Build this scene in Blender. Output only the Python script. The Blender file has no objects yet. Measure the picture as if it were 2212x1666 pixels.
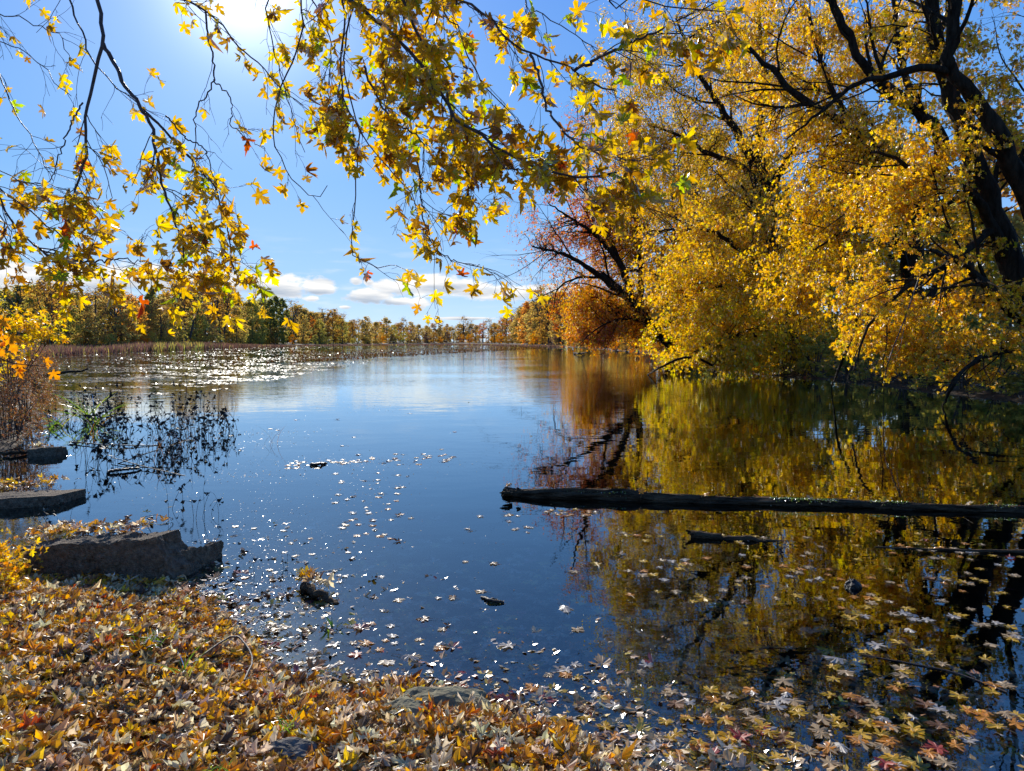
import bpy, math, random
import numpy as np
from mathutils import Vector, noise as mnoise
from collections import defaultdict

R = math.radians
scene = bpy.context.scene
rng = np.random.default_rng(11)
random.seed(5)

# ------------------------------------------------------------------ camera
F, CX, CY = 1598.0, 1106.0, 833.0          # focal length and centre in units of a 2212 px wide picture
CAM_H = 1.65
PITCH = math.atan((CY - 738.5) / F)
cam_d = bpy.data.cameras.new("camera")
cam = bpy.data.objects.new("camera", cam_d)
scene.collection.objects.link(cam)
scene.camera = cam
cam_d.sensor_width = 36.0
cam_d.lens = 36.0 * F / 2212.0
cam_d.clip_start = 0.05
cam_d.clip_end = 9000
cam.location = (0, 0, CAM_H)
cam.rotation_euler = (math.pi / 2 - PITCH, 0, 0)

# ------------------------------------------------------------------ sun and sky
SUN_EL, SUN_AZ = R(24.5), R(-19.5)          # azimuth measured from +Y towards +X
sd = Vector((math.sin(SUN_AZ) * math.cos(SUN_EL), math.cos(SUN_AZ) * math.cos(SUN_EL), math.sin(SUN_EL)))
sun_l = bpy.data.lights.new("sun", 'SUN')
sun_l.energy = 5.0
sun_l.angle = R(0.53)
sun_l.color = (1.0, 0.93, 0.82)
sun = bpy.data.objects.new("sun", sun_l)
scene.collection.objects.link(sun)
sun.rotation_euler = sd.to_track_quat('Z', 'Y').to_euler()
sun.location = sd * 50

world = bpy.data.worlds.new("World")
scene.world = world
world.use_nodes = True
SKY = 0.088

def px_dir(px, py):
    c, s = math.cos(PITCH), math.sin(PITCH)
    x, u = (px - CX) / F, (CY - py) / F
    return np.array((x, c + u * s, -s + u * c))

def build_world():
    nt = world.node_tree
    N, L = nt.nodes, nt.links
    N.clear()
    out = N.new('ShaderNodeOutputWorld')
    bg = N.new('ShaderNodeBackground')
    sky = N.new('ShaderNodeTexSky')
    sky.sky_type = 'NISHITA'
    sky.sun_disc = False
    sky.sun_elevation = SUN_EL
    sky.sun_rotation = SUN_AZ
    sky.air_density = 1.0
    sky.dust_density = 0.0
    sky.ozone_density = 4.0
    tc = N.new('ShaderNodeTexCoord')
    sp = N.new('ShaderNodeSeparateXYZ')
    L.new(tc.outputs['Generated'], sp.inputs[0])

    def m(op, a, b=None, c=None, clamp=False):
        n = N.new('ShaderNodeMath'); n.operation = op; n.use_clamp = clamp
        for i, v in enumerate((a, b, c)):
            if v is None: continue
            if isinstance(v, (int, float)): n.inputs[i].default_value = v
            else: L.new(v, n.inputs[i])
        return n.outputs[0]
    az = m('ARCTAN2', sp.outputs[0], sp.outputs[1])
    el = m('ARCSINE', sp.outputs[2])
    cv = N.new('ShaderNodeCombineXYZ')
    L.new(m('MULTIPLY', az, 1.0), cv.inputs[0]); L.new(m('MULTIPLY', el, 1.7), cv.inputs[1])
    nz = N.new('ShaderNodeTexNoise'); nz.inputs['Scale'].default_value = 34; nz.inputs['Detail'].default_value = 7
    nz.inputs['Roughness'].default_value = 0.62
    L.new(cv.outputs[0], nz.inputs['Vector'])
    nz2 = N.new('ShaderNodeTexNoise'); nz2.inputs['Scale'].default_value = 16; nz2.inputs['Detail'].default_value = 5
    mp = N.new('ShaderNodeMapping'); mp.inputs['Scale'].default_value = (1.0, 3.2, 1.0); mp.inputs['Location'].default_value = (3.1, 1.7, 0)
    L.new(cv.outputs[0], mp.inputs[0]); L.new(mp.outputs[0], nz2.inputs['Vector'])
    # cumulus banks: centre and half size in picture units, turned into azimuth and elevation
    clouds = [(0, 598, 130, 30), (180, 603, 120, 24), (330, 600, 130, 22), (480, 612, 120, 22), (600, 617, 110, 19),
              (690, 625, 40, 9), (803, 640, 58, 12), (855, 651, 36, 7), (905, 657, 24, 9), (855, 620, 48, 13),
              (935, 615, 70, 17), (1010, 622, 75, 15), (1090, 632, 90, 13), (1190, 631, 90, 12), (768, 607, 13, 7),
              (797, 609, 10, 5), (672, 645, 18, 5), (1280, 640, 90, 12), (-200, 590, 180, 34), (-480, 585, 200, 30),
              (1600, 630, 200, 20), (2000, 600, 260, 26), (745, 664, 14, 3), (1000, 688, 70, 2.6)]
    mask = None; low = None
    for (x, y, a, b) in clouds:
        d = px_dir(x, y); d = d / np.linalg.norm(d)
        az0, el0 = math.atan2(d[0], d[1]), math.asin(d[2])
        k = math.cos(az0)
        ra, re = a / F * k * k * 1.15, b / F * k * 1.5
        u = m('MULTIPLY', m('SUBTRACT', az, az0), 1 / ra)
        v = m('MULTIPLY', m('SUBTRACT', el, el0), 1 / re)
        q = m('SUBTRACT', 1.0, m('ADD', m('MULTIPLY', u, u), m('MULTIPLY', v, v)))
        mask = q if mask is None else m('MAXIMUM', mask, q)
        w = m('MULTIPLY', m('MAXIMUM', q, 0.0), v)
        low = w if low is None else m('ADD', low, w)
    mask = m('MAXIMUM', mask, -2.0)
    dens = m('ADD', mask, m('MULTIPLY', m('SUBTRACT', nz.outputs[0], 0.47), 3.4))
    mr = N.new('ShaderNodeMapRange'); mr.interpolation_type = 'SMOOTHSTEP'
    mr.inputs['From Min'].default_value = 0.0; mr.inputs['From Max'].default_value = 0.75
    L.new(dens, mr.inputs[0])
    # thin veils above the banks
    veil = N.new('ShaderNodeMapRange'); veil.interpolation_type = 'SMOOTHSTEP'
    veil.inputs['From Min'].default_value = 0.47; veil.inputs['From Max'].default_value = 0.75
    L.new(nz2.outputs[0], veil.inputs[0])
    ve = m('SUBTRACT', 1.0, m('MULTIPLY', m('ABSOLUTE', m('SUBTRACT', el, 0.075)), 14.0), clamp=True)
    veilf = m('MULTIPLY', m('MULTIPLY', veil.outputs[0], ve), 0.35)
    cov = m('MAXIMUM', mr.outputs[0], veilf, clamp=True)
    # white tops and greyer undersides of the banks
    sh = N.new('ShaderNodeMapRange')
    sh.inputs['From Min'].default_value = -0.75; sh.inputs['From Max'].default_value = 0.35
    L.new(m('ADD', low, m('MULTIPLY', m('SUBTRACT', nz2.outputs[0], 0.5), 2.6)), sh.inputs[0])
    cc = N.new('ShaderNodeMix'); cc.data_type = 'RGBA'
    cc.inputs[6].default_value = (0.36, 0.42, 0.51, 1); cc.inputs[7].default_value = (0.82, 0.81, 0.79, 1)
    L.new(sh.outputs[0], cc.inputs[0])
    # sky colour
    s0 = N.new('ShaderNodeMix'); s0.data_type = 'RGBA'; s0.blend_type = 'MULTIPLY'; s0.inputs[0].default_value = 1
    L.new(sky.outputs[0], s0.inputs[6]); s0.inputs[7].default_value = (SKY, SKY, SKY, 1)
    gr = N.new('ShaderNodeValToRGB'); e = gr.color_ramp.elements
    e[0].position = 0.0; e[0].color = (0.50, 0.66, 0.82, 1); e[1].position = 0.9; e[1].color = (0.022, 0.085, 0.33, 1)
    for p_, c_ in ((0.05, (0.27, 0.475, 0.78)), (0.13, (0.14, 0.35, 0.73)), (0.27, (0.08, 0.25, 0.67)), (0.5, (0.03, 0.14, 0.48))):
        x_ = gr.color_ramp.elements.new(p_); x_.color = (*c_, 1)
    L.new(m('DIVIDE', el, math.pi / 2, clamp=True), gr.inputs[0])
    dt = N.new('ShaderNodeVectorMath'); dt.operation = 'DOT_PRODUCT'
    L.new(tc.outputs['Generated'], dt.inputs[0]); dt.inputs[1].default_value = tuple(sd)
    dd = m('MAXIMUM', dt.outputs['Value'], 0.0)
    glow = m('ADD', m('ADD', m('MULTIPLY', m('POWER', dd, 420.0), 0.9), m('MULTIPLY', m('POWER', dd, 60.0), 0.20)), m('MULTIPLY', m('POWER', dd, 9.0), 0.075))
    gc = N.new('ShaderNodeVectorMath'); gc.operation = 'SCALE'; gc.inputs[0].default_value = (0.95, 0.95, 0.85); L.new(glow, gc.inputs[3])
    ga = N.new('ShaderNodeVectorMath'); ga.operation = 'ADD'; L.new(gr.outputs[0], ga.inputs[0]); L.new(gc.outputs[0], ga.inputs[1])
    sm = N.new('ShaderNodeMix'); sm.data_type = 'RGBA'; sm.inputs[0].default_value = 0.93
    L.new(s0.outputs[2], sm.inputs[6]); L.new(ga.outputs[0], sm.inputs[7])
    fin = N.new('ShaderNodeMix'); fin.data_type = 'RGBA'
    L.new(cov, fin.inputs[0]); L.new(sm.outputs[2], fin.inputs[6]); L.new(cc.outputs[2], fin.inputs[7])
    L.new(fin.outputs[2], bg.inputs[0]); bg.inputs[1].default_value = 1.0
    L.new(bg.outputs[0], out.inputs[0])
build_world()

scene.view_settings.view_transform = 'Standard'
scene.view_settings.look = 'None'
scene.view_settings.exposure = 0.42
scene.view_settings.gamma = 1.0
scene.render.engine = 'CYCLES'
cy = scene.cycles
cy.max_bounces = 8; cy.diffuse_bounces = 4; cy.glossy_bounces = 4; cy.transmission_bounces = 4
cy.transparent_max_bounces = 12; cy.volume_bounces = 0
cy.sample_clamp_indirect = 8.0
cy.caustics_reflective = False; cy.caustics_refractive = False
cy.use_denoising = True

# ------------------------------------------------------------------ picture units -> world
def on_plane(px, py, z=0.0):
    d = px_dir(px, py)
    t = (z - CAM_H) / d[2]
    return np.array((d[0] * t, d[1] * t, z))

def at_dist(px, py, dist):
    d = px_dir(px, py)
    t = dist / d[1]
    return np.array((d[0] * t, d[1] * t, CAM_H + d[2] * t))

def px_of(p):
    c, s = math.cos(PITCH), math.sin(PITCH)
    dz = p[2] - CAM_H
    f = p[1] * c - dz * s
    u = p[1] * s + dz * c
    return CX + F * p[0] / f, CY - F * u / f

# ------------------------------------------------------------------ materials
def nodes_of(name):
    mt = bpy.data.materials.new(name); mt.use_nodes = True
    nt = mt.node_tree; nt.nodes.clear()
    return mt, nt, nt.nodes, nt.links

def leaf_mat(name, trans=0.5, gloss=0.04, rough=0.38, spots=0.35, sat=1.0):
    mt, nt, N, L = nodes_of(name)
    out = N.new('ShaderNodeOutputMaterial')
    at = N.new('ShaderNodeAttribute'); at.attribute_name = 'Col'
    tc = N.new('ShaderNodeTexCoord')
    nz = N.new('ShaderNodeTexNoise'); nz.inputs['Scale'].default_value = 45; nz.inputs['Detail'].default_value = 3
    L.new(tc.outputs['Object'], nz.inputs['Vector'])
    rp = N.new('ShaderNodeMapRange'); rp.inputs['From Min'].default_value = 0.35; rp.inputs['From Max'].default_value = 0.62
    rp.inputs['To Min'].default_value = 1 - spots; rp.inputs['To Max'].default_value = 1.08
    L.new(nz.outputs[0], rp.inputs[0])
    mx = N.new('ShaderNodeVectorMath'); mx.operation = 'SCALE'
    L.new(at.outputs['Color'], mx.inputs[0]); L.new(rp.outputs[0], mx.inputs[3])
    df = N.new('ShaderNodeBsdfDiffuse'); tr = N.new('ShaderNodeBsdfTranslucent')
    hs = N.new('ShaderNodeHueSaturation'); hs.inputs['Saturation'].default_value = 1.1; hs.inputs['Value'].default_value = 1.3
    L.new(mx.outputs[0], hs.inputs['Color'])
    L.new(mx.outputs[0], df.inputs[0]); L.new(hs.outputs[0], tr.inputs[0])
    ms = N.new('ShaderNodeMixShader'); ms.inputs[0].default_value = trans
    L.new(df.outputs[0], ms.inputs[1]); L.new(tr.outputs[0], ms.inputs[2])
    gl = N.new('ShaderNodeBsdfGlossy'); gl.inputs['Roughness'].default_value = rough
    lw = N.new('ShaderNodeFresnel'); lw.inputs[0].default_value = 1.4
    gm = N.new('ShaderNodeMath'); gm.operation = 'MULTIPLY'; gm.inputs[1].default_value = gloss / 0.04
    gm.use_clamp = True
    L.new(lw.outputs[0], gm.inputs[0])
    m2 = N.new('ShaderNodeMixShader')
    L.new(gm.outputs[0], m2.inputs[0]); L.new(ms.outputs[0], m2.inputs[1]); L.new(gl.outputs[0], m2.inputs[2])
    L.new(m2.outputs[0], out.inputs[0])
    return mt

def rough_mat(name, c1, c2, scale=8, rough=0.85, bump=0.4, c3=None, spec=0.3, stretch=(1, 1, 1), bd=0.02):
    mt, nt, N, L = nodes_of(name)
    out = N.new('ShaderNodeOutputMaterial'); b = N.new('ShaderNodeBsdfPrincipled')
    tc = N.new('ShaderNodeTexCoord'); mp = N.new('ShaderNodeMapping'); mp.inputs['Scale'].default_value = stretch
    L.new(tc.outputs['Object'], mp.inputs[0])
    nz = N.new('ShaderNodeTexNoise'); nz.inputs['Scale'].default_value = scale; nz.inputs['Detail'].default_value = 8
    nz.inputs['Roughness'].default_value = 0.65
    L.new(mp.outputs[0], nz.inputs['Vector'])
    cr = N.new('ShaderNodeValToRGB'); e = cr.color_ramp.elements
    e[0].position = 0.35; e[0].color = (*c1, 1); e[1].position = 0.65; e[1].color = (*c2, 1)
    if c3 is not None:
        x = cr.color_ramp.elements.new(0.75); x.color = (*c3, 1)
    L.new(nz.outputs[0], cr.inputs[0]); L.new(cr.outputs[0], b.inputs['Base Color'])
    b.inputs['Roughness'].default_value = rough; b.inputs['Specular IOR Level'].default_value = spec
    bp = N.new('ShaderNodeBump'); bp.inputs['Strength'].default_value = bump; bp.inputs['Distance'].default_value = bd
    n2 = N.new('ShaderNodeTexNoise'); n2.inputs['Scale'].default_value = scale * 3; n2.inputs['Detail'].default_value = 6
    L.new(mp.outputs[0], n2.inputs['Vector'])
    L.new(n2.outputs[0], bp.inputs['Height']); L.new(bp.outputs[0], b.inputs['Normal'])
    L.new(b.outputs[0], out.inputs[0])
    return mt

def water_mat():
    mt, nt, N, L = nodes_of('lake_water')
    out = N.new('ShaderNodeOutputMaterial')
    tc = N.new('ShaderNodeTexCoord')
    sp = N.new('ShaderNodeSeparateXYZ'); L.new(tc.outputs['Object'], sp.inputs[0])
    def noise(sc, stretch, det=2):
        mp = N.new('ShaderNodeMapping'); mp.inputs['Scale'].default_value = stretch
        L.new(tc.outputs['Object'], mp.inputs[0])
        n = N.new('ShaderNodeTexNoise'); n.inputs['Scale'].default_value = sc; n.inputs['Detail'].default_value = det
        L.new(mp.outputs[0], n.inputs['Vector']); return n.outputs[0]
    def mth(op, a, b, clamp=False):
        n = N.new('ShaderNodeMath'); n.operation = op; n.use_clamp = clamp
        for i, v in enumerate((a, b)):
            if isinstance(v, (int, float)): n.inputs[i].default_value = v
            else: L.new(v, n.inputs[i])
        return n.outputs[0]
    # wind-ruffled water in the open middle, calm by the banks
    def ramp(v, a, b, lo, hi):
        r = N.new('ShaderNodeMapRange'); r.interpolation_type = 'SMOOTHSTEP'
        r.inputs['From Min'].default_value = a; r.inputs['From Max'].default_value = b
        r.inputs['To Min'].default_value = lo; r.inputs['To Max'].default_value = hi
        L.new(v, r.inputs[0]); return r.outputs[0]
    ruff = mth('MULTIPLY', ramp(sp.outputs[1], 14, 26, 0.0, 1.0), ramp(sp.outputs[0], 1.0, 12.0, 1.0, 0.12))
    patch = ramp(noise(0.12, (0.35, 1, 1)), 0.35, 0.65, 0.35, 1.0)
    ruff = mth('MULTIPLY', ruff, patch)
    swell = mth('MULTIPLY', noise(1.3, (0.6, 1.0, 1), 2), 0.0035)
    fine = mth('MULTIPLY', noise(7.0, (0.6, 1.0, 1), 2), 0.00045)
    wave = mth('MULTIPLY', mth('MULTIPLY', noise(3.2, (0.45, 1.1, 1), 3), 0.012), ruff)
    h = mth('ADD', mth('ADD', swell, fine), wave)
    # crowded ripples where the sun glitters by the bank
    near = mth('MULTIPLY', ramp(sp.outputs[0], -1.9, -0.35, 1.0, 0.0), ramp(sp.outputs[1], 5.8, 8.5, 1.0, 0.15))
    rip = mth('MULTIPLY', mth('MULTIPLY', noise(30.0, (1, 1, 1), 2), 0.0005), near)
    h = mth('ADD', h, rip)
    bp = N.new('ShaderNodeBump'); bp.inputs['Strength'].default_value = 1.0; bp.inputs['Distance'].default_value = 1.0
    L.new(h, bp.inputs['Height'])
    gl = N.new('ShaderNodeBsdfGlossy'); gl.inputs['Roughness'].default_value = 0.0
    L.new(bp.outputs[0], gl.inputs['Normal'])
    tr = N.new('ShaderNodeBsdfTransparent')
    fr = N.new('ShaderNodeFresnel'); fr.inputs[0].default_value = 1.40; L.new(bp.outputs[0], fr.inputs['Normal'])
    frm = mth('MULTIPLY', fr.outputs[0], 1.3, True); gl.inputs[0].default_value = (0.86, 0.96, 1.0, 1)
    ms = N.new('ShaderNodeMixShader')
    L.new(frm, ms.inputs[0]); L.new(tr.outputs[0], ms.inputs[1]); L.new(gl.outputs[0], ms.inputs[2])
    L.new(ms.outputs[0], out.inputs[0])
    va = N.new('ShaderNodeVolumeAbsorption'); va.inputs[0].default_value = (0.25, 0.36, 0.34, 1); va.inputs[1].default_value = 2.3
    L.new(va.outputs[0], out.inputs['Volume'])
    return mt

M = {}
M['leaf_near'] = leaf_mat('backlit_maple_leaf', 0.66, 0.012, 0.45, 0.38)
M['leaf_tree'] = leaf_mat('autumn_foliage', 0.6, 0.010, 0.45, 0.0)
M['leaf_far'] = leaf_mat('far_foliage', 0.55, 0.0, 0.5, 0.0)
M['litter'] = leaf_mat('dry_leaf', 0.46, 0.026, 0.42, 0.25)
M['wet'] = leaf_mat('wet_leaf', 0.15, 0.07, 0.22, 0.35)
M['pad'] = leaf_mat('floating_pad', 0.1, 0.009, 0.3, 0.2)
M['bark'] = rough_mat('dark_bark', (0.012, 0.009, 0.006), (0.045, 0.034, 0.024), 7, 0.95, 1.0, stretch=(1, 1, 0.25), spec=0.08, bd=0.06)
M['bark_far'] = rough_mat('far_bark', (0.05, 0.042, 0.036), (0.13, 0.11, 0.09), 3, 0.95, 0.0)
M['twig'] = rough_mat('maple_twig', (0.045, 0.028, 0.022), (0.10, 0.07, 0.055), 30, 0.6, 0.2)
M['log'] = rough_mat('wet_log_bark', (0.018, 0.012, 0.008), (0.12, 0.080, 0.048), 9, 0.9, 1.0, stretch=(0.35, 2, 2), c3=(0.24, 0.18, 0.10), bd=0.05, spec=0.08)
M['moss'] = rough_mat('moss', (0.03, 0.045, 0.01), (0.09, 0.11, 0.025), 25, 0.95, 0.6)
M['concrete'] = rough_mat('weathered_concrete', (0.07, 0.052, 0.036), (0.22, 0.17, 0.115), 26, 0.95, 1.0, c3=(0.36, 0.30, 0.21), bd=0.03)
M['stone'] = rough_mat('grey_stone', (0.06, 0.055, 0.048), (0.20, 0.185, 0.16), 18, 0.9, 0.9, spec=0.1)
M['mossrock'] = rough_mat('mossy_rock', (0.09, 0.08, 0.05), (0.24, 0.22, 0.13), 12, 0.95, 0.8)
M['ground'] = rough_mat('leaf_strewn_soil', (0.02, 0.013, 0.008), (0.10, 0.06, 0.028), 2.2, 0.95, 0.7, c3=(0.22, 0.13, 0.04))
M['weed'] = rough_mat('rotted_weed', (0.006, 0.005, 0.004), (0.02, 0.016, 0.012), 20, 0.55, 0.2)
M['grass'] = leaf_mat('grass_blade', 0.5, 0.04, 0.4, 0.1)
M['reed'] = leaf_mat('dry_reed', 0.35, 0.0, 0.5, 0.0)
M['water'] = water_mat()

# ------------------------------------------------------------------ mesh accumulation
class Acc:
    def __init__(s): s.V = []; s.C = []; s.L = []; s.T = []; s.n = 0
    def add(s, V, Fc, col=(0.1, 0.1, 0.1)):
        V = np.asarray(V, float).reshape(-1, 3); Fc = np.asarray(Fc, np.int64)
        c = np.asarray(col, float)
        if c.ndim == 1: c = np.broadcast_to(c, (len(V), 3))
        s.V.append(V); s.C.append(c); s.L.append((Fc + s.n).reshape(-1)); s.T.append(np.full(len(Fc), Fc.shape[1], np.int64))
        s.n += len(V)
        return s
    def build(s, name, mat, parent=None, smooth=False, origin=None):
        V = np.concatenate(s.V); C = np.concatenate(s.C); Lp = np.concatenate(s.L); T = np.concatenate(s.T)
        if origin is not None: V = V - np.asarray(origin)
        me = bpy.data.meshes.new(name)
        me.vertices.add(len(V)); me.vertices.foreach_set('co', V.astype(np.float32).ravel())
        me.loops.add(len(Lp)); me.loops.foreach_set('vertex_index', Lp.astype(np.int32))
        me.polygons.add(len(T)); st = np.concatenate(([0], np.cumsum(T)[:-1]))
        me.polygons.foreach_set('loop_start', st.astype(np.int32)); me.polygons.foreach_set('loop_total', T.astype(np.int32))
        me.polygons.foreach_set('use_smooth', np.full(len(T), smooth))
        a = me.attributes.new('Col', 'FLOAT_COLOR', 'POINT')
        a.data.foreach_set('color', np.concatenate([C, np.ones((len(C), 1))], 1).astype(np.float32).ravel())
        me.materials.append(mat); me.update(calc_edges=True)
        o = bpy.data.objects.new(name, me); scene.collection.objects.link(o)
        if parent is not None: o.parent = parent
        if origin is not None and parent is None: o.location = origin
        return o

def thing(name, loc, label, cat, group=None, rz=0.0):
    o = bpy.data.objects.new(name, None); scene.collection.objects.link(o)
    o.location = loc; o.rotation_euler = (0, 0, rz); o.empty_display_size = 0.2
    tag(o, label, cat, group); return o
def tag(o, label=None, cat=None, group=None, kind=None):
    if label: o['label'] = label
    if cat: o['category'] = cat
    if group: o['group'] = group
    if kind: o['kind'] = kind
    return o
def dup(root, loc, rz=0.0, sc=1.0, label=None, group=None):
    r = root.copy(); scene.collection.objects.link(r)
    r.location = loc; r.rotation_euler = (0, 0, rz)
    r.scale = (sc, sc, sc) if np.isscalar(sc) else sc
    if label: r['label'] = label
    if group: r['group'] = group
    for ch in root.children:
        c = ch.copy(); scene.collection.objects.link(c); c.parent = r
        for g in ch.children:
            d = g.copy(); scene.collection.objects.link(d); d.parent = c
    return r

def unit(v, ax=-1): return v / np.maximum(np.linalg.norm(v, axis=ax, keepdims=True), 1e-9)

def tubes(acc, P, Rr, k=5, col=(0.1, 0.1, 0.1), cap=False):
    P = np.asarray(P, float); Rr = np.asarray(Rr, float)
    if P.ndim == 2: P = P[None]; Rr = Rr[None]
    n, q, _ = P.shape
    T = np.empty_like(P); T[:, 1:-1] = P[:, 2:] - P[:, :-2]; T[:, 0] = P[:, 1] - P[:, 0]; T[:, -1] = P[:, -1] - P[:, -2]
    T = unit(T)
    D = unit(P[:, -1] - P[:, 0])
    ref = np.where(np.abs(D[:, 2:3]) < 0.8, np.array([[0, 0, 1.0]]), np.array([[1.0, 0, 0]]))
    U = unit(np.cross(T, ref[:, None, :])); W = np.cross(T, U)
    a = np.arange(k) * 2 * math.pi / k
    V = P[:, :, None, :] + Rr[:, :, None, None] * (U[:, :, None, :] * np.cos(a)[None, None, :, None] + W[:, :, None, :] * np.sin(a)[None, None, :, None])
    idx = np.arange(n * q * k).reshape(n, q, k)
    nx = np.roll(idx, -1, axis=2)
    Fc = np.stack([idx[:, :-1], nx[:, :-1], nx[:, 1:], idx[:, 1:]], -1).reshape(-1, 4)
    acc.add(V.reshape(-1, 3), Fc, col)
    if cap:
        for e in (0, q - 1):
            for b in range(n):
                r = V[b, e]; c = r.mean(0)
                vv = np.vstack([r, c]); ff = [(i, (i + 1) % k, k) for i in range(k)]
                acc.add(vv, ff, col)

def resample(pts, n):
    pts = np.asarray(pts, float); d = np.r_[0, np.cumsum(np.linalg.norm(np.diff(pts, axis=0), axis=1))]
    t = np.linspace(0, d[-1], n)
    return np.stack([np.interp(t, d, pts[:, i]) for i in range(pts.shape[1])], 1)
def smooth_line(pts, n):
    """Catmull-Rom through the points, evenly resampled"""
    p = np.asarray(pts, float)
    if len(p) < 3: return resample(p, n)
    q = np.vstack([2 * p[0] - p[1], p, 2 * p[-1] - p[-2]]); out = []
    for i in range(1, len(q) - 2):
        for t in np.linspace(0, 1, 8, endpoint=False):
            a, b, c, d = q[i - 1], q[i], q[i + 1], q[i + 2]
            out.append(0.5 * ((2 * b) + (c - a) * t + (2 * a - 5 * b + 4 * c - d) * t * t + (3 * b - a - 3 * c + d) * t ** 3))
    out.append(p[-1]); return resample(out, n)

def sprout(P, Rr, m, t0, t1, L0, L1, a0, a1, q=5, wig=0.25, grav=0.0, rf=0.5, rmax=1.0, bias=None, taper=0.25, rmin=0.0):
    """children of every polyline in P: m each"""
    n, pq, _ = P.shape
    par = np.repeat(np.arange(n), m); N_ = len(par)
    t = rng.uniform(t0, t1, N_) * (pq - 1); i = np.minimum(t.astype(int), pq - 2); f = (t - i)[:, None]
    S = P[par, i] * (1 - f) + P[par, i + 1] * f
    T = unit(P[par, i + 1] - P[par, i])
    r0 = Rr[par, i] * (1 - f[:, 0]) + Rr[par, i + 1] * f[:, 0]
    rn = rng.normal(size=(N_, 3)); pr = unit(rn - (rn * T).sum(1, keepdims=True) * T)
    a = rng.uniform(a0, a1, N_)[:, None]
    d = T * np.cos(a) + pr * np.sin(a)
    if bias is not None: d = unit(d + np.asarray(bias))
    Ln = rng.uniform(L0, L1, N_)[:, None]
    out = np.empty((N_, q, 3)); out[:, 0] = S
    step = Ln / (q - 1)
    for k in range(1, q):
        d = unit(d + rng.normal(size=(N_, 3)) * wig + np.array([0, 0, -grav]))
        out[:, k] = out[:, k - 1] + d * step
    rs = np.maximum(np.minimum(r0 * rf, rmax), rmin)
    rad = rs[:, None] * np.linspace(1, taper, q)[None]
    return out, rad

# leaf outlines: base at the origin, tip along +y
half = [(0.10, -0.05), (0.24, -0.13), (0.40, -0.10), (0.31, 0.03), (0.22, 0.13), (0.40, 0.19), (0.52, 0.22), (0.68, 0.42),
        (0.53, 0.42), (0.50, 0.52), (0.36, 0.43), (0.13, 0.36), (0.20, 0.56), (0.33, 0.72), (0.20, 0.74), (0.19, 0.87), (0.09, 0.86)]
out_d = [(0.0, 0.02)] + half + [(0.0, 1.08)] + [(-x, y) for x, y in reversed(half)]
MAPLE = np.array([(0, 0.27)] + out_d)
MAPLE_F = np.array([(0, i + 1, (i + 1) % len(out_d) + 1) for i in range(len(out_d))])
half2 = [(0.36, -0.08), (0.2, 0.14), (0.66, 0.42), (0.16, 0.42), (0.28, 0.74)]
o2 = [(0.0, 0.02)] + half2 + [(0.0, 1.05)] + [(-x, y) for x, y in reversed(half2)]
STAR = np.array([(0, 0.3)] + o2)
STAR_F = np.array([(0, i + 1, (i + 1) % len(o2) + 1) for i in range(len(o2))])
KITE = np.array([(0, 0), (0.42, 0.35), (0.12, 0.5), (0, 1.0), (-0.12, 0.5), (-0.42, 0.35)])
KITE_F = np.array([(0, 1, 2), (0, 2, 4), (2, 3, 4), (0, 4, 5)])
QUADL = np.array([(0, 0), (0.4, 0.45), (0, 1.0), (-0.4, 0.45)]); QUADL_F = np.array([(0, 1, 2, 3)])
TPL = {'maple': (MAPLE, MAPLE_F), 'star': (STAR, STAR_F), 'kite': (KITE, KITE_F), 'quad': (QUADL, QUADL_F)}

def leaves(acc, pos, Y, Z, size, col, tpl='star', curl=0.3, wave=0.12):
    """pos = leaf base, Y = tip direction, Z = rough normal"""
    tp, tf = TPL[tpl]
    n = len(pos)
    Y = unit(Y); X = unit(np.cross(Y, Z)); Z = np.cross(X, Y)
    x = tp[:, 0][None]; y = tp[:, 1][None]
    c1 = rng.normal(0, curl, (n, 1)); c2 = rng.normal(-curl * 0.4, curl, (n, 1)); c3 = rng.normal(0, curl, (n, 1))
    ph = rng.uniform(0, 6.28, (n, 1))
    tz = c1 * np.abs(x) * 1.2 + c2 * (y - 0.3) ** 2 * 1.6 + c3 * x * (y - 0.3) + wave * np.sin(x * 9 + y * 11 + ph) * (np.abs(x) + np.abs(y - 0.3))
    s = np.asarray(size).reshape(-1, 1, 1) * np.ones((n, 1, 1))
    shr = 1 - 0.35 * np.abs(c1)
    V = pos[:, None, :] + s * (X[:, None, :] * (x * shr)[:, :, None] + Y[:, None, :] * (y[:, :, None] * np.ones((n, 1, 1))) + Z[:, None, :] * tz[:, :, None])
    k = len(tp)
    Fc = (tf[None] + (np.arange(n) * k)[:, None, None]).reshape(-1, tf.shape[1])
    C = np.repeat(np.asarray(col), k, axis=0)
    acc.add(V.reshape(-1, 3), Fc, C)

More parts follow.
